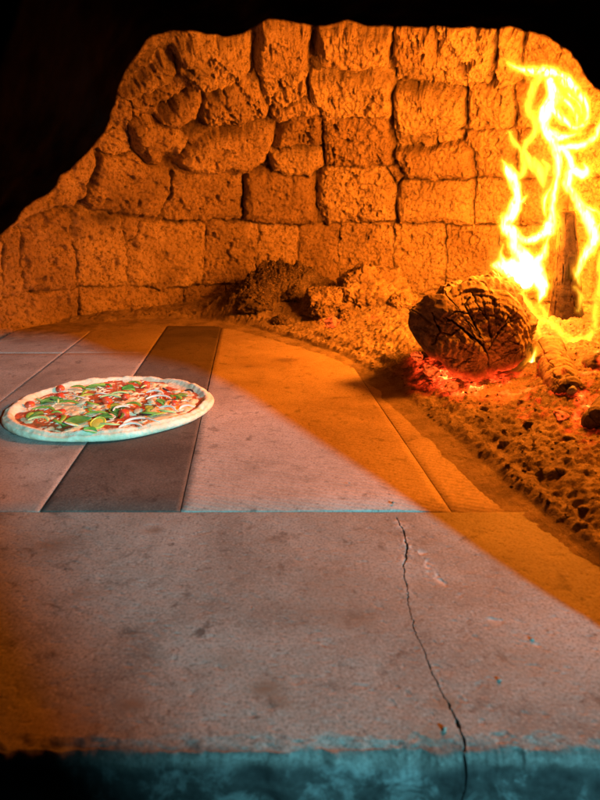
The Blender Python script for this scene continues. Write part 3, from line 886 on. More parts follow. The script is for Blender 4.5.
def pebble(name, loc, r, mat, seed, label, cat, group, sq=.7):
    import bmesh
    bm = bmesh.new(); bmesh.ops.create_icosphere(bm, subdivisions=3, radius=1)
    co = np.array([v.co[:] for v in bm.verts])
    n = 1 + .45 * fbm((co[:, 0], co[:, 1], co[:, 2]), .9, 3, .6, seed)
    # flat broken facets
    rs = np.random.default_rng(int(seed * 10))
    for k in range(5):
        d = rs.normal(size=3); d /= np.linalg.norm(d); lim = rs.uniform(.55, .8)
        dt = co @ d; co = co - np.where(dt > lim, dt - lim, 0)[:, None] * d
    co = co * n[:, None] * r * np.array([rs.uniform(.8, 1.3), rs.uniform(.8, 1.2), sq])
    for v, c in zip(bm.verts, co): v.co = c
    me = bpy.data.meshes.new(name); bm.to_mesh(me); bm.free()
    if mat in (M_CHAR, M_ASHLUMP):
        for an in ('crack', 'ember'): me.attributes.new(an, 'FLOAT', 'POINT')
    ob = link(name, me, mat); ob.location = loc
    ob.rotation_euler = (rs.uniform(-.3, .3), rs.uniform(-.3, .3), rs.uniform(0, 6))
    return tag(ob, label, cat, group)


M_CHIP = mat_simple('pale_mortar_chip', (.15, .12, .10), (.26, .22, .19), 90, .9, .2, .4)
for px, py, r, lab in [(499, 680, .0022, 'pale crumb on the slab right of the long crack'),
                       (393, 506, .003, 'pale crumb on the ridged tile above the joint'),
                       (349, 486, .0020, 'tiny pale crumb on the broad ridged tile'),
                       (253, 609, .0012, 'tiny white crumb in the middle of the slab'),
                       (444, 730, .0030, 'rusty crumb beside the crack near the front lip'),
                       (532, 640, .0030, 'pale chip in the pitted patch at right of the slab')]:
    q = floor_pt(px, py)
    pebble('stone_crumb', (q[0], q[1], .0008 + (.003 if py < 508 else 0)), r * .6, M_CHIP, px * .37, lab, 'crumb', 'crumbs on the oven floor')
for k, (px, py, r, lab) in enumerate([(527, 428, .011, 'dark cinder in the ash below the ring-cracked log'), (560, 470, .008, 'rough cinder low in the ash at right'),
                                      (585, 500, .009, 'cinder near the right edge above the ash ridge'), (505, 440, .010, 'small cinder in the ash left of the dark one'),
                                      (484, 408, .010, 'small cinder below the thick split log'), (572, 440, .014, 'cinder between the embers and the right edge')]):
    q = floor_pt(px, py, .02); z = gz(q[0], q[1])
    pebble('cinder', (q[0], q[1], z + r * .2), r * .75, M_ASHLUMP if k != 0 else M_CHAR, 3.3 + k * 1.7, lab, 'cinder', 'cinders in the ash')

def coal(px, py, z, r, seed, label):
    q = floor_pt(px, py, z)
    o = pebble('glowing_coal', tuple(q), r, M_COAL, seed, label, 'coal', 'glowing coals')
    return o


M_COAL = mat_log('glowing_coal', (.06, .045, .035), (.20, .16, .12), (.02, .01, .01))
nt = M_COAL.node_tree
for nd in nt.nodes:
    if nd.type == 'BSDF_PRINCIPLED':
        for l in list(nt.links):
            if l.to_node == nd and l.to_socket.name in ('Emission Strength', 'Emission Color'): nt.links.remove(l)
        tx = nt.nodes.new('ShaderNodeTexNoise'); tx.inputs['Scale'].default_value = 3.5; tx.inputs['Detail'].default_value = 4
        rp = nt.nodes.new('ShaderNodeValToRGB'); nt.links.new(tx.outputs['Fac'], rp.inputs[0])
        rp.color_ramp.elements[0].position = .38; rp.color_ramp.elements[0].color = (.06, .002, 0, 1)
        rp.color_ramp.elements[1].position = .66; rp.color_ramp.elements[1].color = (1, .10, .012, 1)
        nt.links.new(rp.outputs[0], nd.inputs['Emission Color']); nd.inputs['Emission Strength'].default_value = 1.8
for px, py, z, r, sd, lab in [(331, 323, .085, .017, 41.3, 'orange glowing coal between the burnt lumps at the back wall'),
                              (432, 372, .035, .014, 42.1, 'red coal under the left corner of the thick split log'),
                              (452, 386, .030, .013, 43.9, 'red coal in front of the thick split log, nearest the viewer'),
                              (417, 356, .045, .012, 44.4, 'small red coal left of the thick split log'),
                              (588, 384, .040, .017, 45.2, 'bright coal beside the glowing charcoal block at the right edge'),
                              (560, 416, .030, .011, 46.6, 'small red coal below the end of the ring-cracked log'),
                              (523, 417, .022, .006, 47.5, 'tiny lone coal in the ash left of the ring-cracked log')]:
    coal(px, py, z, r, sd, lab)


# ------------------------------------------------------------------ FIRE
M_FLO = mat_flame('flame_outer', 115, (1.0, .30, .008))
M_FLY = mat_flame('flame_yellow', 190, (1.0, .72, .04))
M_FLC = mat_flame('flame_core', 230, (1.0, .90, .58))
M_FLH = mat_flame('flame_halo', 11, (1.0, .33, .015))
M_FLT = mat_flame('flame_veil', 9, (1.0, .33, .02))
fire = empty('fire', tuple(floor_pt(560, 345, .04)))
tag(fire, 'tall bright yellow flames rising round the charred stake', 'fire')
FLOC = np.array(fire.location)


def smooth_path(P, k=10):
    P = np.array(P, float); n = len(P); out = []
    for i in range(n - 1):
        a, b, c, d = P[max(i - 1, 0)], P[i], P[i + 1], P[min(i + 2, n - 1)]
        for t in np.linspace(0, 1, k, endpoint=False):
            out.append(.5 * ((2 * b) + (c - a) * t + (2 * a - 5 * b + 4 * c - d) * t * t + (3 * b - a - 3 * c + d) * t ** 3))
    out.append(P[-1]); return np.array(out)


def flame_sheet(name, strokes, y0, seed, layers, warp=3.0, res=.55, depth_amp=.05, holes=1.0):
    """a burning sheet of gas: soft-edged body of varying thickness round curved strokes"""
    allp = np.concatenate([np.array(st, float) for st in strokes])
    x0, y0p = allp[:, 0].min() - 26, allp[:, 1].min() - 26; x1, y1p = allp[:, 0].max() + 26, allp[:, 1].max() + 26
    gx = np.arange(x0, x1, res); gy = np.arange(y0p, y1p, res)
    X, Y = np.meshgrid(gx, gy, indexing='ij'); Zr = X * 0 + seed
    def n(fx, fy, o, off): return fbm((X * fx, Y * fy, Zr), 1.0, o, .55, seed + off)
    wx = X + warp * (n(.055, .038, 3, 1) * 1.5 + .55 * n(.16, .09, 2, 2)); wy = Y + warp * (.9 * n(.05, .035, 3, 3) + .5 * n(.15, .09, 2, 4))
    d = np.full(X.shape, -99.)
    for st in strokes:
        C = smooth_path(st, 8)
        dd = np.full(X.shape, -99.)
        for (ax, ay, ra), (bx, by, rb) in zip(C[:-1], C[1:]):
            vx, vy = bx - ax, by - ay
            m = (wx > min(ax, bx) - 24) & (wx < max(ax, bx) + 24) & (wy > min(ay, by) - 24) & (wy < max(ay, by) + 24)
            if not m.any(): continue
            t = np.clip(((wx[m] - ax) * vx + (wy[m] - ay) * vy) / (vx * vx + vy * vy + 1e-9), 0, 1)
            q = (ra + (rb - ra) * t) * 1.25 + 2.0 - np.hypot(wx[m] - ax - t * vx, wy[m] - ay - t * vy)
            dd[m] = np.maximum(dd[m], q)
        k = 2.2; h = np.clip(.5 + .5 * (dd - d) / k, 0, 1)
        d = d * (1 - h) + dd * h + k * h * (1 - h)
    ridge = 1 - np.abs(n(.13, .045, 3, 7)) * 3.2
    d = d - holes * (2.6 * sstep(.35, .95, ridge) * sstep(3.0, 7.5, d) + 1.3 * np.abs(n(.22, .10, 2, 8)))
    yb = y0 + depth_amp * n(.022, .016, 2, 11)
    streak = np.clip(.85 + 1.1 * n(.17, .040, 3, 14), .4, 1.6)
    dirx = (X - 300) / F; v = (400 - Y) / F; diry = CP + SP * v; dirz = -SP + CP * v
    for mat, off, ks, tmax in layers:
        e = d + off
        keep = e > 0
        if not keep.any(): continue
        th = np.clip(ks * e, 0, tmax)
        ep = np.clip(e, 0, None)
        th = np.where(keep, tmax * (1 - np.exp(-ks * ep * ep / (ep + 2.2) / tmax)) * streak + .00025, 0)
        cell = keep[:-1, :-1] | keep[1:, :-1] | keep[:-1, 1:] | keep[1:, 1:]
        vid = np.full(X.shape, -1); used = np.zeros(X.shape, bool)
        for sx in (slice(0, -1), slice(1, None)):
            for sy in (slice(0, -1), slice(1, None)): used[sx, sy] |= cell
        ny = X.shape[1]
        fi = -np.ones(X.shape, np.int64); fi[used] = np.arange(used.sum()); nf = int(used.sum())
        bi = fi.copy(); inner = used & keep
        bi[inner] = nf + np.arange(inner.sum())
        def pts(m, sgn):
            yy = yb[m] + sgn * th[m]; t = yy / diry[m]
            return np.stack([dirx[m] * t, yy, CAMZ + dirz[m] * t], -1)
        V = np.vstack([pts(used, -1), pts(inner, 1)]) - FLOC
        ii, jj = np.nonzero(cell)
        def q(idx): return np.stack([idx[ii, jj], idx[ii + 1, jj], idx[ii + 1, jj + 1], idx[ii, jj + 1]], -1)
        Fq = np.vstack([q(fi)[:, ::-1], q(bi)])
        o = mesh_np(name, V, Fq, mat, fire)


Y0 = 1.16
L_BRIGHT = [(M_FLO, 2.5, .0014, .020), (M_FLY, -.6, .0022, .016), (M_FLC, -2.8, .0030, .016), (M_FLH, 7.5, .0012, .012)]
L_PLUME = [(M_FLO, 2.5, .0013, .016), (M_FLY, -.8, .0020, .012), (M_FLC, -3.4, .0026, .010), (M_FLH, 7.5, .0012, .012)]
L_MID = [(M_FLO, 2.0, .0014, .012), (M_FLY, -.3, .0024, .010), (M_FLH, 6.0, .0012, .010)]
L_WISP = [(M_FLO, 1.4, .0012, .008), (M_FLY, -.6, .0010, .006)]
L_VEIL = [(M_FLT, 0, .0030, .03)]
# low left body with its rising column
flame_sheet('flame_tongue', [
    [(484, 293, .8), (498, 291, 3.5), (512, 286, 6), (524, 279, 9), (530, 270, 9)],
    [(496, 266, 3), (506, 268, 7), (520, 270, 11), (534, 270, 10), (540, 282, 7), (541, 294, 4), (537, 303, .6)],
    [(528, 262, 8), (519, 254, 5.5), (514, 246, 5), (513, 236, 6), (507, 229, 6.5), (504, 224, 4.5), (511, 214, 6), (516, 203, 5.5), (517, 193, 5), (514, 182, 5.5), (509, 171, 4.5), (504, 160, .6)],
    [(516, 203, 3), (523, 201, 2.2), (528, 196, .5)],
    [(513, 238, 4), (524, 241, 4), (536, 239, 4.2), (545, 234, 4), (550, 226, 4.4)],
    [(538, 262, 5), (545, 254, 3), (548, 243, 1.6), (550, 232, .5)],
    [(505, 262, 3), (501, 254, 1.5), (503, 246, .4)]], Y0, 3.1, L_BRIGHT)
# middle column up to the plume
flame_sheet('flame_tongue', [
    [(549, 230, 4.5), (553, 218, 4.5), (553, 206, 3.6), (553, 196, 3.4), (556, 184, 3), (558, 172, 3), (558, 160, 3.8), (556, 149, 5), (551, 140, 5), (546, 131, 4.6), (544, 122, 4.8), (547, 112, 5.5), (551, 102, 5.5), (551, 92, 5), (549, 82, 4.5)],
    [(546, 214, 1), (545, 200, 2), (549, 190, 1.4), (553, 178, .8)],
    [(556, 149, 4), (562, 148, 3.6), (572, 146, 3.4), (584, 143, 3.4), (593, 137, 3), (600, 127, 2.4), (606, 116, .6)],
    [(545, 126, 3), (552, 134, 4.5), (560, 138, 4), (570, 136, 2), (578, 133, .8)],
    [(562, 148, 3), (568, 157, 4), (571, 166, 5), (577, 172, 5), (584, 174, 4.5), (589, 169, 3.4), (586, 163, 1.5)],
    [(571, 166, 4), (568, 178, 4.2), (567, 188, 4), (573, 196, 3.6), (578, 204, 4.2), (584, 213, 5), (589, 222, 5.5), (594, 233, 5.5), (594, 243, 5), (588, 252, 4.5), (582, 261, 3.4), (578, 272, 2.2), (580, 286, .5)],
    [(578, 200, 2), (588, 208, 2.2), (596, 212, 1.2), (601, 218, .4)],
    [(594, 240, 4), (598, 228, 2), (602, 218, .5)]], Y0 + .02, 7.7, L_BRIGHT)
# plume curling at the top
flame_sheet('flame_tongue', [
    [(509, 64, .8), (516, 68, 3), (526, 71, 4), (538, 71, 4.6), (550, 73, 5), (562, 78, 5), (572, 85, 4.6), (579, 94, 4.2), (586, 102, 4), (589, 112, 3.4), (587, 121, 3), (580, 127, 2.6), (571, 126, 2.2)],
    [(549, 82, 4.5), (556, 90, 4), (564, 99, 3.2), (572, 106, 3), (578, 114, 3), (578, 124, 2)],
    [(550, 106, 4), (558, 114, 4.4), (566, 121, 4), (573, 127, 3), (580, 130, 1)],
    [(562, 80, 3), (568, 92, 2.4), (577, 100, 2.2), (583, 112, 2)]], Y0 + .03, 11.3, L_PLUME, warp=2.8, holes=1.3)
flame_sheet('flame_tongue', [[(556, 84, 5), (566, 98, 11), (575, 110, 11), (575, 121, 7)]], Y0 + .035, 13.9, [(M_FLO, 0, .0011, .006)], holes=1.6)
# thin strands on the left
flame_sheet('flame_tongue', [
    [(541, 76, 3), (535, 84, 3.2), (531, 94, 3), (529, 106, 2.6), (532, 116, 2.8), (536, 126, 2.6), (533, 135, 2.4), (527, 143, 2.2), (524, 154, 2.0), (525, 166, 2.4), (519, 176, 2), (511, 166, .8)],
    [(509, 132, .4), (513, 141, 1.1), (520, 149, 1.4), (525, 156, 1.4)],
    [(525, 150, 1.5), (531, 160, 3.6), (537, 168, 4.2), (542, 177, 3.4), (545, 186, .6)],
    [(543, 160, .4), (547, 168, 1.5), (546, 178, .4)]], Y0, 17.1, L_MID, warp=2.2, holes=.4)
# wisps low down round the foot of the stake and at the right edge
flame_sheet('flame_tongue', [
    [(524, 296, 3), (533, 308, 2.4), (536, 320, 2), (548, 322, 2.2), (556, 327, 2.4), (564, 333, 2.8), (571, 339, 3.2), (580, 339, 2.4), (590, 335, 2), (595, 326, 2), (597, 312, 2), (598, 298, 2.6), (601, 284, 4), (602, 268, 4.5), (600, 254, 2)],
    [(536, 322, 1.2), (541, 334, 1.4), (551, 345, 1.6), (562, 349, 1.8), (575, 349, 1.6), (586, 344, 1.4), (593, 334, 1)],
    [(574, 286, .6), (580, 293, 2), (581, 302, 2), (577, 312, .6)],
    [(540, 306, 1), (546, 314, 1.4), (550, 318, .5)]], Y0 - .08, 21.7, L_WISP, warp=3.4, holes=.9)
flame_sheet('flame_tongue', [[(538, 346, .6), (534, 358, 2.4), (530, 369, 4.4), (531, 378, 5), (537, 384, 2)], [(530, 372, 3), (524, 376, 2), (520, 374, .5)]], 1.02, 25.1, L_BRIGHT, warp=2)
# pale veils of hot gas
flame_sheet('flame_tongue', [[(468, 293, 4), (486, 284, 9), (496, 264, 9), (499, 244, 7), (502, 226, 2)], [(520, 300, 8), (534, 318, 9), (537, 340, 5)], [(590, 345, 9), (594, 310, 13), (594, 275, 12)]], Y0 + .03, 29.3, L_VEIL, holes=.5)
flame_sheet('flame_tongue', [[(522, 285, 9), (536, 255, 13), (545, 225, 12), (548, 190, 12), (552, 150, 12), (556, 115, 14), (566, 95, 12), (550, 76, 6)], [(548, 190, 10), (568, 178, 12), (580, 205, 10), (588, 240, 8)]], Y0 + .07, 33.7, L_VEIL, holes=.8)

# ------------------------------------------------------------------ PIZZA
PC = np.array([-.297, .905, .0012]); PR = .152
pizza = empty('pizza', tuple(PC))
tag(pizza, 'round pizza with tomatoes and green peppers on the left floor tiles', 'pizza')
M_DOUGH = mat_simple('raw_dough', (.56, .43, .28), (.72, .62, .47), 48, .8, .25, .6, .003, sss=.12, c3=(.33, .17, .07))
M_SAUCE = mat_simple('tomato_sauce', (.36, .05, .02), (.52, .12, .035), 70, .4, .5, .7, .003)
M_TOM = mat_simple('cherry_tomato', (.46, .025, .015), (.66, .09, .03), 90, .34, .6, .1, .001)
M_GREEN = mat_simple('green_pepper', (.14, .25, .03), (.30, .42, .07), 60, .35, .5, .2, .001)
M_DGREEN = mat_simple('basil_leaf', (.06, .12, .015), (.15, .24, .04), 70, .5, .4, .4, .001)
M_PALE = mat_simple('pale_pepper', (.42, .50, .16), (.60, .62, .26), 60, .4, .5, .2, .001)
M_ONION = mat_simple('onion', (.58, .50, .42), (.70, .63, .55), 60, .4, .5, .1, .001, sss=.1)
M_CHEESE = mat_simple('shredded_cheese', (.60, .52, .36), (.72, .65, .48), 80, .5, .4, .2, .001)
M_LEM = mat_simple('yellow_slice', (.85, .38, .03), (.88, .48, .09), 80, .35, .5, .2, .001)
M_MUSH = mat_simple('mushroom', (.42, .27, .15), (.62, .45, .28), 70, .6, .3, .2, .001)
M_OLIVE = mat_simple('black_olive', (.02, .015, .015), (.06, .04, .04), 70, .3, .5, .1, .001)


def outline_r(a):
    return PR * (1 + .018 * np.sin(2 * a + .6) + .012 * np.sin(3 * a + 2) + .010 * np.sin(5 * a + 1) + .006 * np.sin(9 * a))


def top_z(f, a=0):
    rim = .0078 * np.exp(-((f - .945) / .052) ** 2)
    return .0058 + rim


def build_pizza_base():
    nA, nR = 300, 80
    a = np.linspace(0, 2 * math.pi, nA, endpoint=False)
    f = np.concatenate([np.linspace(.01, .985, nR)])
    A, Fr = np.meshgrid(a, f, indexing='ij')
    Ro = outline_r(A)
    X = Ro * Fr * np.cos(A); Y = Ro * Fr * np.sin(A)
    bub = fbm((np.cos(A) * 2.2, np.sin(A) * 2.2, Fr * 2), 1.7, 4, .6, 401)
    Z = top_z(Fr) + .0060 * bub * sstep(.7, .85, Fr) + .0012 * fbm((X, Y, X * 0), 60, 3, .6, 405)
    # side: round over the rim down to the stone
    ph = np.linspace(0, 1, 14)[1:]
    rows = [np.stack([X, Y, Z], -1)]
    zr = Z[:, -1]
    for p in ph:
        ang = p * math.pi * .93
        out = .0045 * math.sin(ang); zz = zr * (.5 + .5 * math.cos(ang))
        q = (outline_r(a) * .985 + out)
        rows.append(np.stack([q * np.cos(a), q * np.sin(a), zz], -1)[:, None, :])
    V = np.concatenate(rows, 1)
    nn = fbm((V[..., 0], V[..., 1], V[..., 2]), 45, 4, .6, 407)
    rr_ = np.hypot(V[..., 0], V[..., 1]) / PR
    V = V + (np.array([0, 0, 1]) * (nn * .0022 * sstep(.8, .9, rr_) * sstep(.001, .004, V[..., 2]))[..., None])
    o = mesh_np('crust', V.reshape(-1, 3), grid_faces(nA, V.shape[1], wrap=True), M_DOUGH, pizza)
    # sauce
    f2 = np.linspace(.01, 1, 50); A, Fr = np.meshgrid(a, f2, indexing='ij')
    lim = .90 + .04 * fbm((np.cos(A) * 2, np.sin(A) * 2, A * 0), 1.6, 4, .6, 411)
    fr = Fr * lim
    X = outline_r(A) * fr * np.cos(A); Y = outline_r(A) * fr * np.sin(A)
    Z = top_z(fr) + .0016 * (1 - Fr ** 8) + .0018 * fbm((X, Y, X * 0), 50, 4, .6, 415) - .0004
    Z[:, -1] -= .002
    mesh_np('sauce', np.stack([X, Y, Z], -1).reshape(-1, 3), grid_faces(nA, 50, wrap=True), M_SAUCE, pizza)


build_pizza_base()


def on_pizza(px, py, z=.010):
    q = floor_pt(px, py, PC[2] + z) - PC
    return np.array([q[0], q[1], z])


def blob(name, c, rx, ry, rz, mat, rot=0, tilt=(0, 0), seed=0, amp=.08, flat_top=None, sub=3):
    import bmesh
    bm = bmesh.new(); bmesh.ops.create_icosphere(bm, subdivisions=sub, radius=1)
    co = np.array([v.co[:] for v in bm.verts])
    co = co * (1 + amp * fbm((co[:, 0], co[:, 1], co[:, 2]), 1.3, 3, .6, seed + .5))[:, None]
    if flat_top is not None: co[:, 2] = np.minimum(co[:, 2], flat_top)
    for v, q in zip(bm.verts, co): v.co = (q[0] * rx, q[1] * ry, q[2] * rz)
    me = bpy.data.meshes.new(name); bm.to_mesh(me); bm.free()
    me.polygons.foreach_set('use_smooth', [True] * len(me.polygons))
    o = link(name, me, mat, pizza); o.location = c; o.rotation_euler = (tilt[0], tilt[1], rot)
    return o


def strip(name, pts, w, th, mat, parent=pizza, arch=.0, twist=0.0):
    """ribbon with thickness along smooth polyline (local pizza coords)"""
    P = np.array(pts, float); n = len(P)
    out = []
    for i in range(n - 1):
        a, b, c, d = P[max(i - 1, 0)], P[i], P[i + 1], P[min(i + 2, n - 1)]
        for t in np.linspace(0, 1, 9, endpoint=False):
            out.append(.5 * ((2 * b) + (c - a) * t + (2 * a - 5 * b + 4 * c - d) * t * t + (3 * b - a - 3 * c + d) * t ** 3))
    out.append(P[-1]); C = np.array(out); m = len(C)
    T = np.gradient(C, axis=0); T /= np.linalg.norm(T, axis=1, keepdims=True) + 1e-9
    S1 = np.cross(T, [0, 0, 1.]); S1 /= np.linalg.norm(S1, axis=1, keepdims=True) + 1e-9
    S2 = np.cross(S1, T)
    s = np.linspace(0, 1, m)
    env = np.power(np.clip(np.sin(np.pi * np.clip(s, .03, .97)), 0, 1), .35)
    k = 12; a = np.linspace(0, 2 * math.pi, k, endpoint=False)
    rows = []
    for ai in a:
        tw = twist * s
        c_, s_ = math.cos(ai) * w * env, math.sin(ai) * th * env
        u = c_ * np.cos(tw) - s_ * np.sin(tw); v = c_ * np.sin(tw) + s_ * np.cos(tw)
        rows.append(C + S1 * u[:, None] + S2 * v[:, None])
    V = np.stack(rows, 0).reshape(-1, 3)
    q = grid_faces(k, m, wrap=True)
    return mesh_np(name, V, q, mat, parent)


def leaf(c, L, W, rot, mat, seed, curl=.004):
    nu, nv = 18, 11
    u = np.linspace(0, 1, nu); v = np.linspace(-1, 1, nv)
    U, Vv = np.meshgrid(u, v, indexing='ij')
    wd = W * np.sin(np.pi * np.clip(U, .02, .98)) ** .75 * (1 - .25 * U)
    X = (U - .5) * L; Y = Vv * wd
    Z = curl * (Vv ** 2) * 1.0 - curl * .6 * (U - .5) ** 2 * 4 + .0016 * fbm((X * 60, Y * 60, X * 0 + seed), 1, 3, .6, seed) - .0012 * np.exp(-(Vv / .15) ** 2)
    top = np.stack([X, Y, Z], -1).reshape(-1, 3); bot = top - np.array([0, 0, .0009])
    q = grid_faces(nu, nv)
    V = np.vstack([top, bot]); Fq = np.vstack([q, q[:, ::-1] + len(top)])
    # rim
    idx = np.arange(nu * nv).reshape(nu, nv)
    loop = list(idx[:, 0]) + list(idx[-1, 1:]) + list(idx[::-1, -1][1:]) + list(idx[0, ::-1][1:-1])
    rim = [(loop[(i + 1) % len(loop)], loop[i], loop[i] + len(top), loop[(i + 1) % len(loop)] + len(top)) for i in range(len(loop))]
    Fq = np.vstack([Fq, np.array(rim)])
    o = mesh_np('basil_leaf', V, Fq, mat, pizza)
    o.location = c; o.rotation_euler = (random.uniform(-.25, .25), random.uniform(-.25, .25), rot)
    return o


# tomatoes (halves), traced
for i, (x, y, r) in enumerate([(30, 405, .0085), (60, 389, .0085), (60, 396, .007), (60, 413, .0090), (106, 385, .0075), (107, 401, .0080), (146, 385, .0085), (125, 397, .0085), (124, 414, .0090), (174, 404, .0080)]):
    blob('cherry_tomato', on_pizza(x, y, .0108), r * random.uniform(.85, 1.1), r * random.uniform(.8, 1.05), r * random.uniform(.6, .8), M_TOM, rot=i, tilt=(random.uniform(-.4, .4), random.uniform(-.4, .4)), seed=i * 2.2, amp=.16)
# leaves
for i, (x, y, L, W, rot) in enumerate([(95, 386, .030, .009, .2), (77, 422, .036, .010, .5), (118, 407, .024, .008, 1.0), (90, 431, .02, .006, -.3), (114, 412, .022, .007, 2.2), (52, 401, .03, .007, .4), (128, 389, .024, .008, -.4), (150, 409, .022, .006, 1.4), (104, 418, .022, .006, .1), (160, 402, .02, .006, -.8), (182, 396, .02, .006, .9), (36, 415, .02, .006, .9)]):
    leaf(on_pizza(x, y, .0128), L * 1.15, W * 1.35, rot, M_DGREEN if i % 3 else M_GREEN, i * 3.7)


def arcpts(x, y, R0, a0, a1, z=.0125, n=6, lift=.002):
    c = on_pizza(x, y, z)
    return [c - R0 * np.array([math.cos((a0 + a1) / 2), math.sin((a0 + a1) / 2), 0]) + np.array([R0 * math.cos(a), R0 * math.sin(a), lift * math.sin(math.pi * k / (n - 1))]) for k, a in enumerate(np.linspace(a0, a1, n))]


# green pepper strips
for i, (x, y, R0, a0, a1, m) in enumerate([(84, 396, .03, 1.9, 3.0, M_GREEN), (46, 408, .022, .6, 2.4, M_GREEN), (42, 418, .017, .2, 2.6, M_PALE), (70, 402, .03, .9, 2.0, M_GREEN), (98, 413, .03, 1.0, 2.2, M_GREEN),
                                            (148, 411, .02, 2.4, 3.9, M_GREEN), (112, 396, .024, .7, 2.3, M_PALE), (120, 393, .03, 1.2, 2.2, M_PALE), (150, 414, .026, 4.0, 5.3, M_GREEN), (166, 412, .03, 3.9, 4.9, M_PALE),
                                            (80, 387, .026, .6, 1.8, M_GREEN), (90, 404, .022, 3.3, 4.8, M_GREEN), (136, 404, .024, .4, 1.7, M_GREEN), (70, 425, .018, 3.4, 4.9, M_PALE), (178, 397, .022, .2, 1.5, M_GREEN), (56, 422, .02, 3.3, 4.6, M_GREEN),
                                            (30, 415, .02, 2.3, 3.6, M_GREEN), (108, 425, .025, 3.9, 5.2, M_PALE)]):
    strip('pepper_strip', arcpts(x, y, R0, a0, a1), .0034, .0016, m)
# onion curls
for i, (x, y, R0, a0, a1) in enumerate([(160, 397, .024, .6, 2.6), (157, 392, .02, .4, 2.2), (136, 420, .024, 1.0, 3.0), (132, 425, .02, .7, 2.6), (66, 425, .014, 3.0, 5.0), (170, 408, .022, .3, 1.9), (120, 408, .018, 1.4, 3.1), (76, 398, .018, 3.5, 5.1), (150, 421, .03, 3.6, 4.7), (186, 407, .014, 1.0, 3.0), (100, 395, .016, 4.0, 5.5)]):
    strip('onion_slice', arcpts(x, y, R0, a0, a1, .0135, lift=.003), .0022, .0010, M_ONION, twist=.9)
# yellow round slice with a pale rim
def round_slice(x, y, r, mat, rimmat):
    c = on_pizza(x, y, .0135)
    o = blob('yellow_slice', c, r, r, .0016, mat, tilt=(.45, -.1), amp=.02, seed=3, sub=4)
    a = np.linspace(0, 2 * math.pi, 40, endpoint=False); b = np.linspace(0, 2 * math.pi, 8, endpoint=False)
    A, B = np.meshgrid(a, b, indexing='ij')
    V = np.stack([(r + .001 * np.cos(B)) * np.cos(A), (r + .001 * np.cos(B)) * np.sin(A), .0018 * np.sin(B)], -1).reshape(-1, 3)
    i = np.arange(40)[:, None]; j = np.arange(8)[None]
    q = np.stack([i * 8 + j, ((i + 1) % 40) * 8 + j, ((i + 1) % 40) * 8 + (j + 1) % 8, i * 8 + (j + 1) % 8], -1).reshape(-1, 4)
    mesh_np('rind', V, q, rimmat, o)
round_slice(98, 423, .0105, M_LEM, mat_simple('yellow_rind', (.66, .48, .03), (.74, .58, .08), 70, .35, .5, .1))
for x, y, r in [(82, 402, .010), (92, 405, .009), (152, 400, .009), (138, 411, .008), (110, 416, .008), (96, 411, .007)]:
    blob('mushroom_slice', on_pizza(x, y, .012), r, r * .7, .0022, M_MUSH, rot=random.uniform(0, 3), tilt=(random.uniform(-.3, .3), random.uniform(-.3, .3)), seed=x, amp=.25)
for x, y, R0, a0, a1 in [(146, 416, .018, 3.6, 5.4), (190, 391, .012, .3, 2.0), (164, 390, .014, 3.0, 4.6), (50, 400, .012, 3.2, 4.7)]:
    strip('olive_slice', arcpts(x, y, R0, a0, a1), .0022, .0016, M_OLIVE)


def melted_cheese():
    nA, nR = 260, 90
    a = np.linspace(0, 2 * math.pi, nA, endpoint=False); f = np.linspace(.02, .89, nR)
    A, Fr = np.meshgrid(a, f, indexing='ij')
    X = outline_r(A) * Fr * np.cos(A); Y = outline_r(A) * Fr * np.sin(A)
    n = fbm((X, Y, X * 0), 38, 4, .62, 431)
    Z = top_z(Fr) + .0005 + .0030 * sstep(-.10, .22, n) * sstep(.89, .80, Fr) + .0008 * fbm((X, Y, X * 0), 120, 3, .6, 433) - .0016 * (1 - sstep(-.16, -.05, n)) - .004 * sstep(.84, .89, Fr)
    mesh_np('melted_cheese', np.stack([X, Y, Z], -1).reshape(-1, 3), grid_faces(nA, nR, wrap=True), mat_simple('melted_cheese', (.62, .42, .22), (.78, .64, .42), 45, .4, .5, .4, .002), pizza)


melted_cheese()
prs = random.Random(21)
for k in range(13):
    r = math.sqrt(prs.uniform(.02, .58)) * PR; a = prs.uniform(0, 6.28); R0 = prs.uniform(.014, .03); a0 = prs.uniform(0, 6.28); sp_ = prs.uniform(.7, 1.6)
    c = np.array([r * math.cos(a), r * math.sin(a), .0112 + prs.uniform(0, .002)])
    aa = np.linspace(a0, a0 + sp_, 6); off = np.array([math.cos(a0 + sp_ / 2), math.sin(a0 + sp_ / 2), 0]) * R0
    pts = [c - off + np.array([R0 * math.cos(q), R0 * math.sin(q), .002 * math.sin(math.pi * j / 5)]) for j, q in enumerate(aa)]
    strip('pepper_strip', pts, prs.uniform(.0018, .004), .0013, [M_GREEN, M_PALE, M_GREEN, M_DGREEN][k % 4])


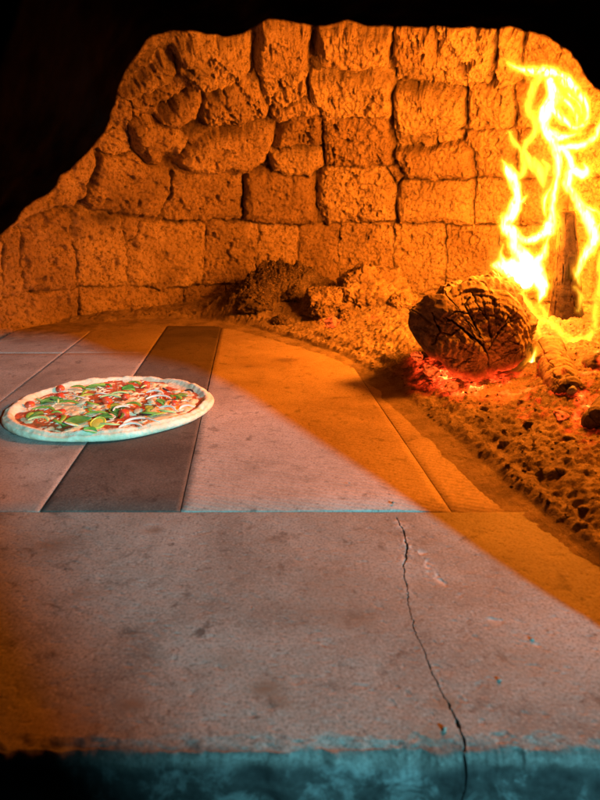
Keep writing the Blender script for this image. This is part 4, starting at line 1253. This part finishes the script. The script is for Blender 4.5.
def cheese():
    Vs, Fs, base_i = [], [], 0
    rs = np.random.default_rng(77)
    for i in range(150):
        r = math.sqrt(rs.uniform(0, .66)) * PR; a = rs.uniform(0, 6.28)
        L = rs.uniform(.006, .016); th = rs.uniform(0, 3.14); bend = rs.uniform(-.004, .004)
        c = np.array([r * math.cos(a), r * math.sin(a), top_z(r / PR) + rs.uniform(.002, .0075)])
        t = np.linspace(-.5, .5, 6)
        d = np.array([math.cos(th), math.sin(th), rs.uniform(-.25, .25)]); nrm = np.array([-math.sin(th), math.cos(th), 0])
        Cc = c + d * (t * L)[:, None] + nrm * (bend * (t * t * 4 - .5))[:, None]
        w = .0008 * np.array([.5, 1, 1, 1, 1, .5])
        k = 6; an = np.linspace(0, 2 * math.pi, k, endpoint=False)
        ring = np.stack([Cc + nrm * (math.cos(q) * w)[:, None] + np.array([0, 0, 1]) * (math.sin(q) * w)[:, None] for q in an], 0)
        Vs.append(ring.reshape(-1, 3)); Fs.append(grid_faces(k, 6, wrap=True) + base_i); base_i += k * 6
    o = mesh_np('shredded_cheese', np.vstack(Vs), np.vstack(Fs), M_CHEESE, pizza)
    o['kind'] = 'stuff'


cheese()

# ------------------------------------------------------------------ LIGHTS
def lamp(name, typ, loc, energy, col, radius=.03):
    d = bpy.data.lights.new(name, typ); d.energy = energy; d.color = col
    if hasattr(d, 'shadow_soft_size'): d.shadow_soft_size = radius
    o = bpy.data.objects.new(name, d); COL.objects.link(o); o.location = loc
    return o


FIRE_COL = (1.0, .205, .008)
fl = [((.535, 1.32, .36), .9, .05), ((.44, 1.25, .25), 9.0, .05), ((.63, 1.25, .28), 2.5, .04), ((.49, 1.07, .47), 14.0, .05)]
for i, (p, e, r) in enumerate(fl):
    lamp('fire_glow', 'POINT', p, e * 3.6, FIRE_COL, r)

sp = lamp('kitchen_lamp', 'SPOT', (1.5, -2.1, 1.15), 900, (.26, .84, 1.0), .055)
aim = np.array([.062, .915, 0.0]) - np.array([1.5, -2.1, 1.15])
from mathutils import Vector
sp.rotation_euler = Vector(aim).to_track_quat('-Z', 'Y').to_euler()
sp.data.spot_size = math.radians(16.4); sp.data.spot_blend = .07

lamp('ember_glow', 'POINT', (.30, .90, .05), .35, (1, .12, .01), .03)
lamp('ember_glow', 'POINT', (.45, .93, .06), .6, (1, .12, .01), .03)
w = bpy.data.worlds.new('World'); S.world = w; w.use_nodes = True
bg = w.node_tree.nodes['Background']; bg.inputs[0].default_value = (.10, .16, .2, 1); bg.inputs[1].default_value = .02

# ------------------------------------------------------------------ CAMERA / RENDER
cd = bpy.data.cameras.new('camera'); cam = bpy.data.objects.new('camera', cd); COL.objects.link(cam)
cam.location = (0, 0, CAMZ); cam.rotation_euler = (math.pi / 2 - PITCH, 0, 0)
cd.sensor_fit = 'VERTICAL'; cd.sensor_height = 24; cd.lens = 24 * F / 800
cd.clip_start = .01; cd.clip_end = 50
cd.dof.use_dof = True; cd.dof.focus_distance = 1.25; cd.dof.aperture_fstop = 7.5
S.camera = cam
S.view_settings.view_transform = 'Standard'; S.view_settings.look = 'None'
S.view_settings.exposure = 0; S.view_settings.gamma = 1
S.render.engine = 'CYCLES'
cy = S.cycles
cy.max_bounces = 8; cy.diffuse_bounces = 5; cy.transparent_max_bounces = 96; cy.volume_bounces = 0
cy.sample_clamp_indirect = 3.0
cy.use_denoising = True
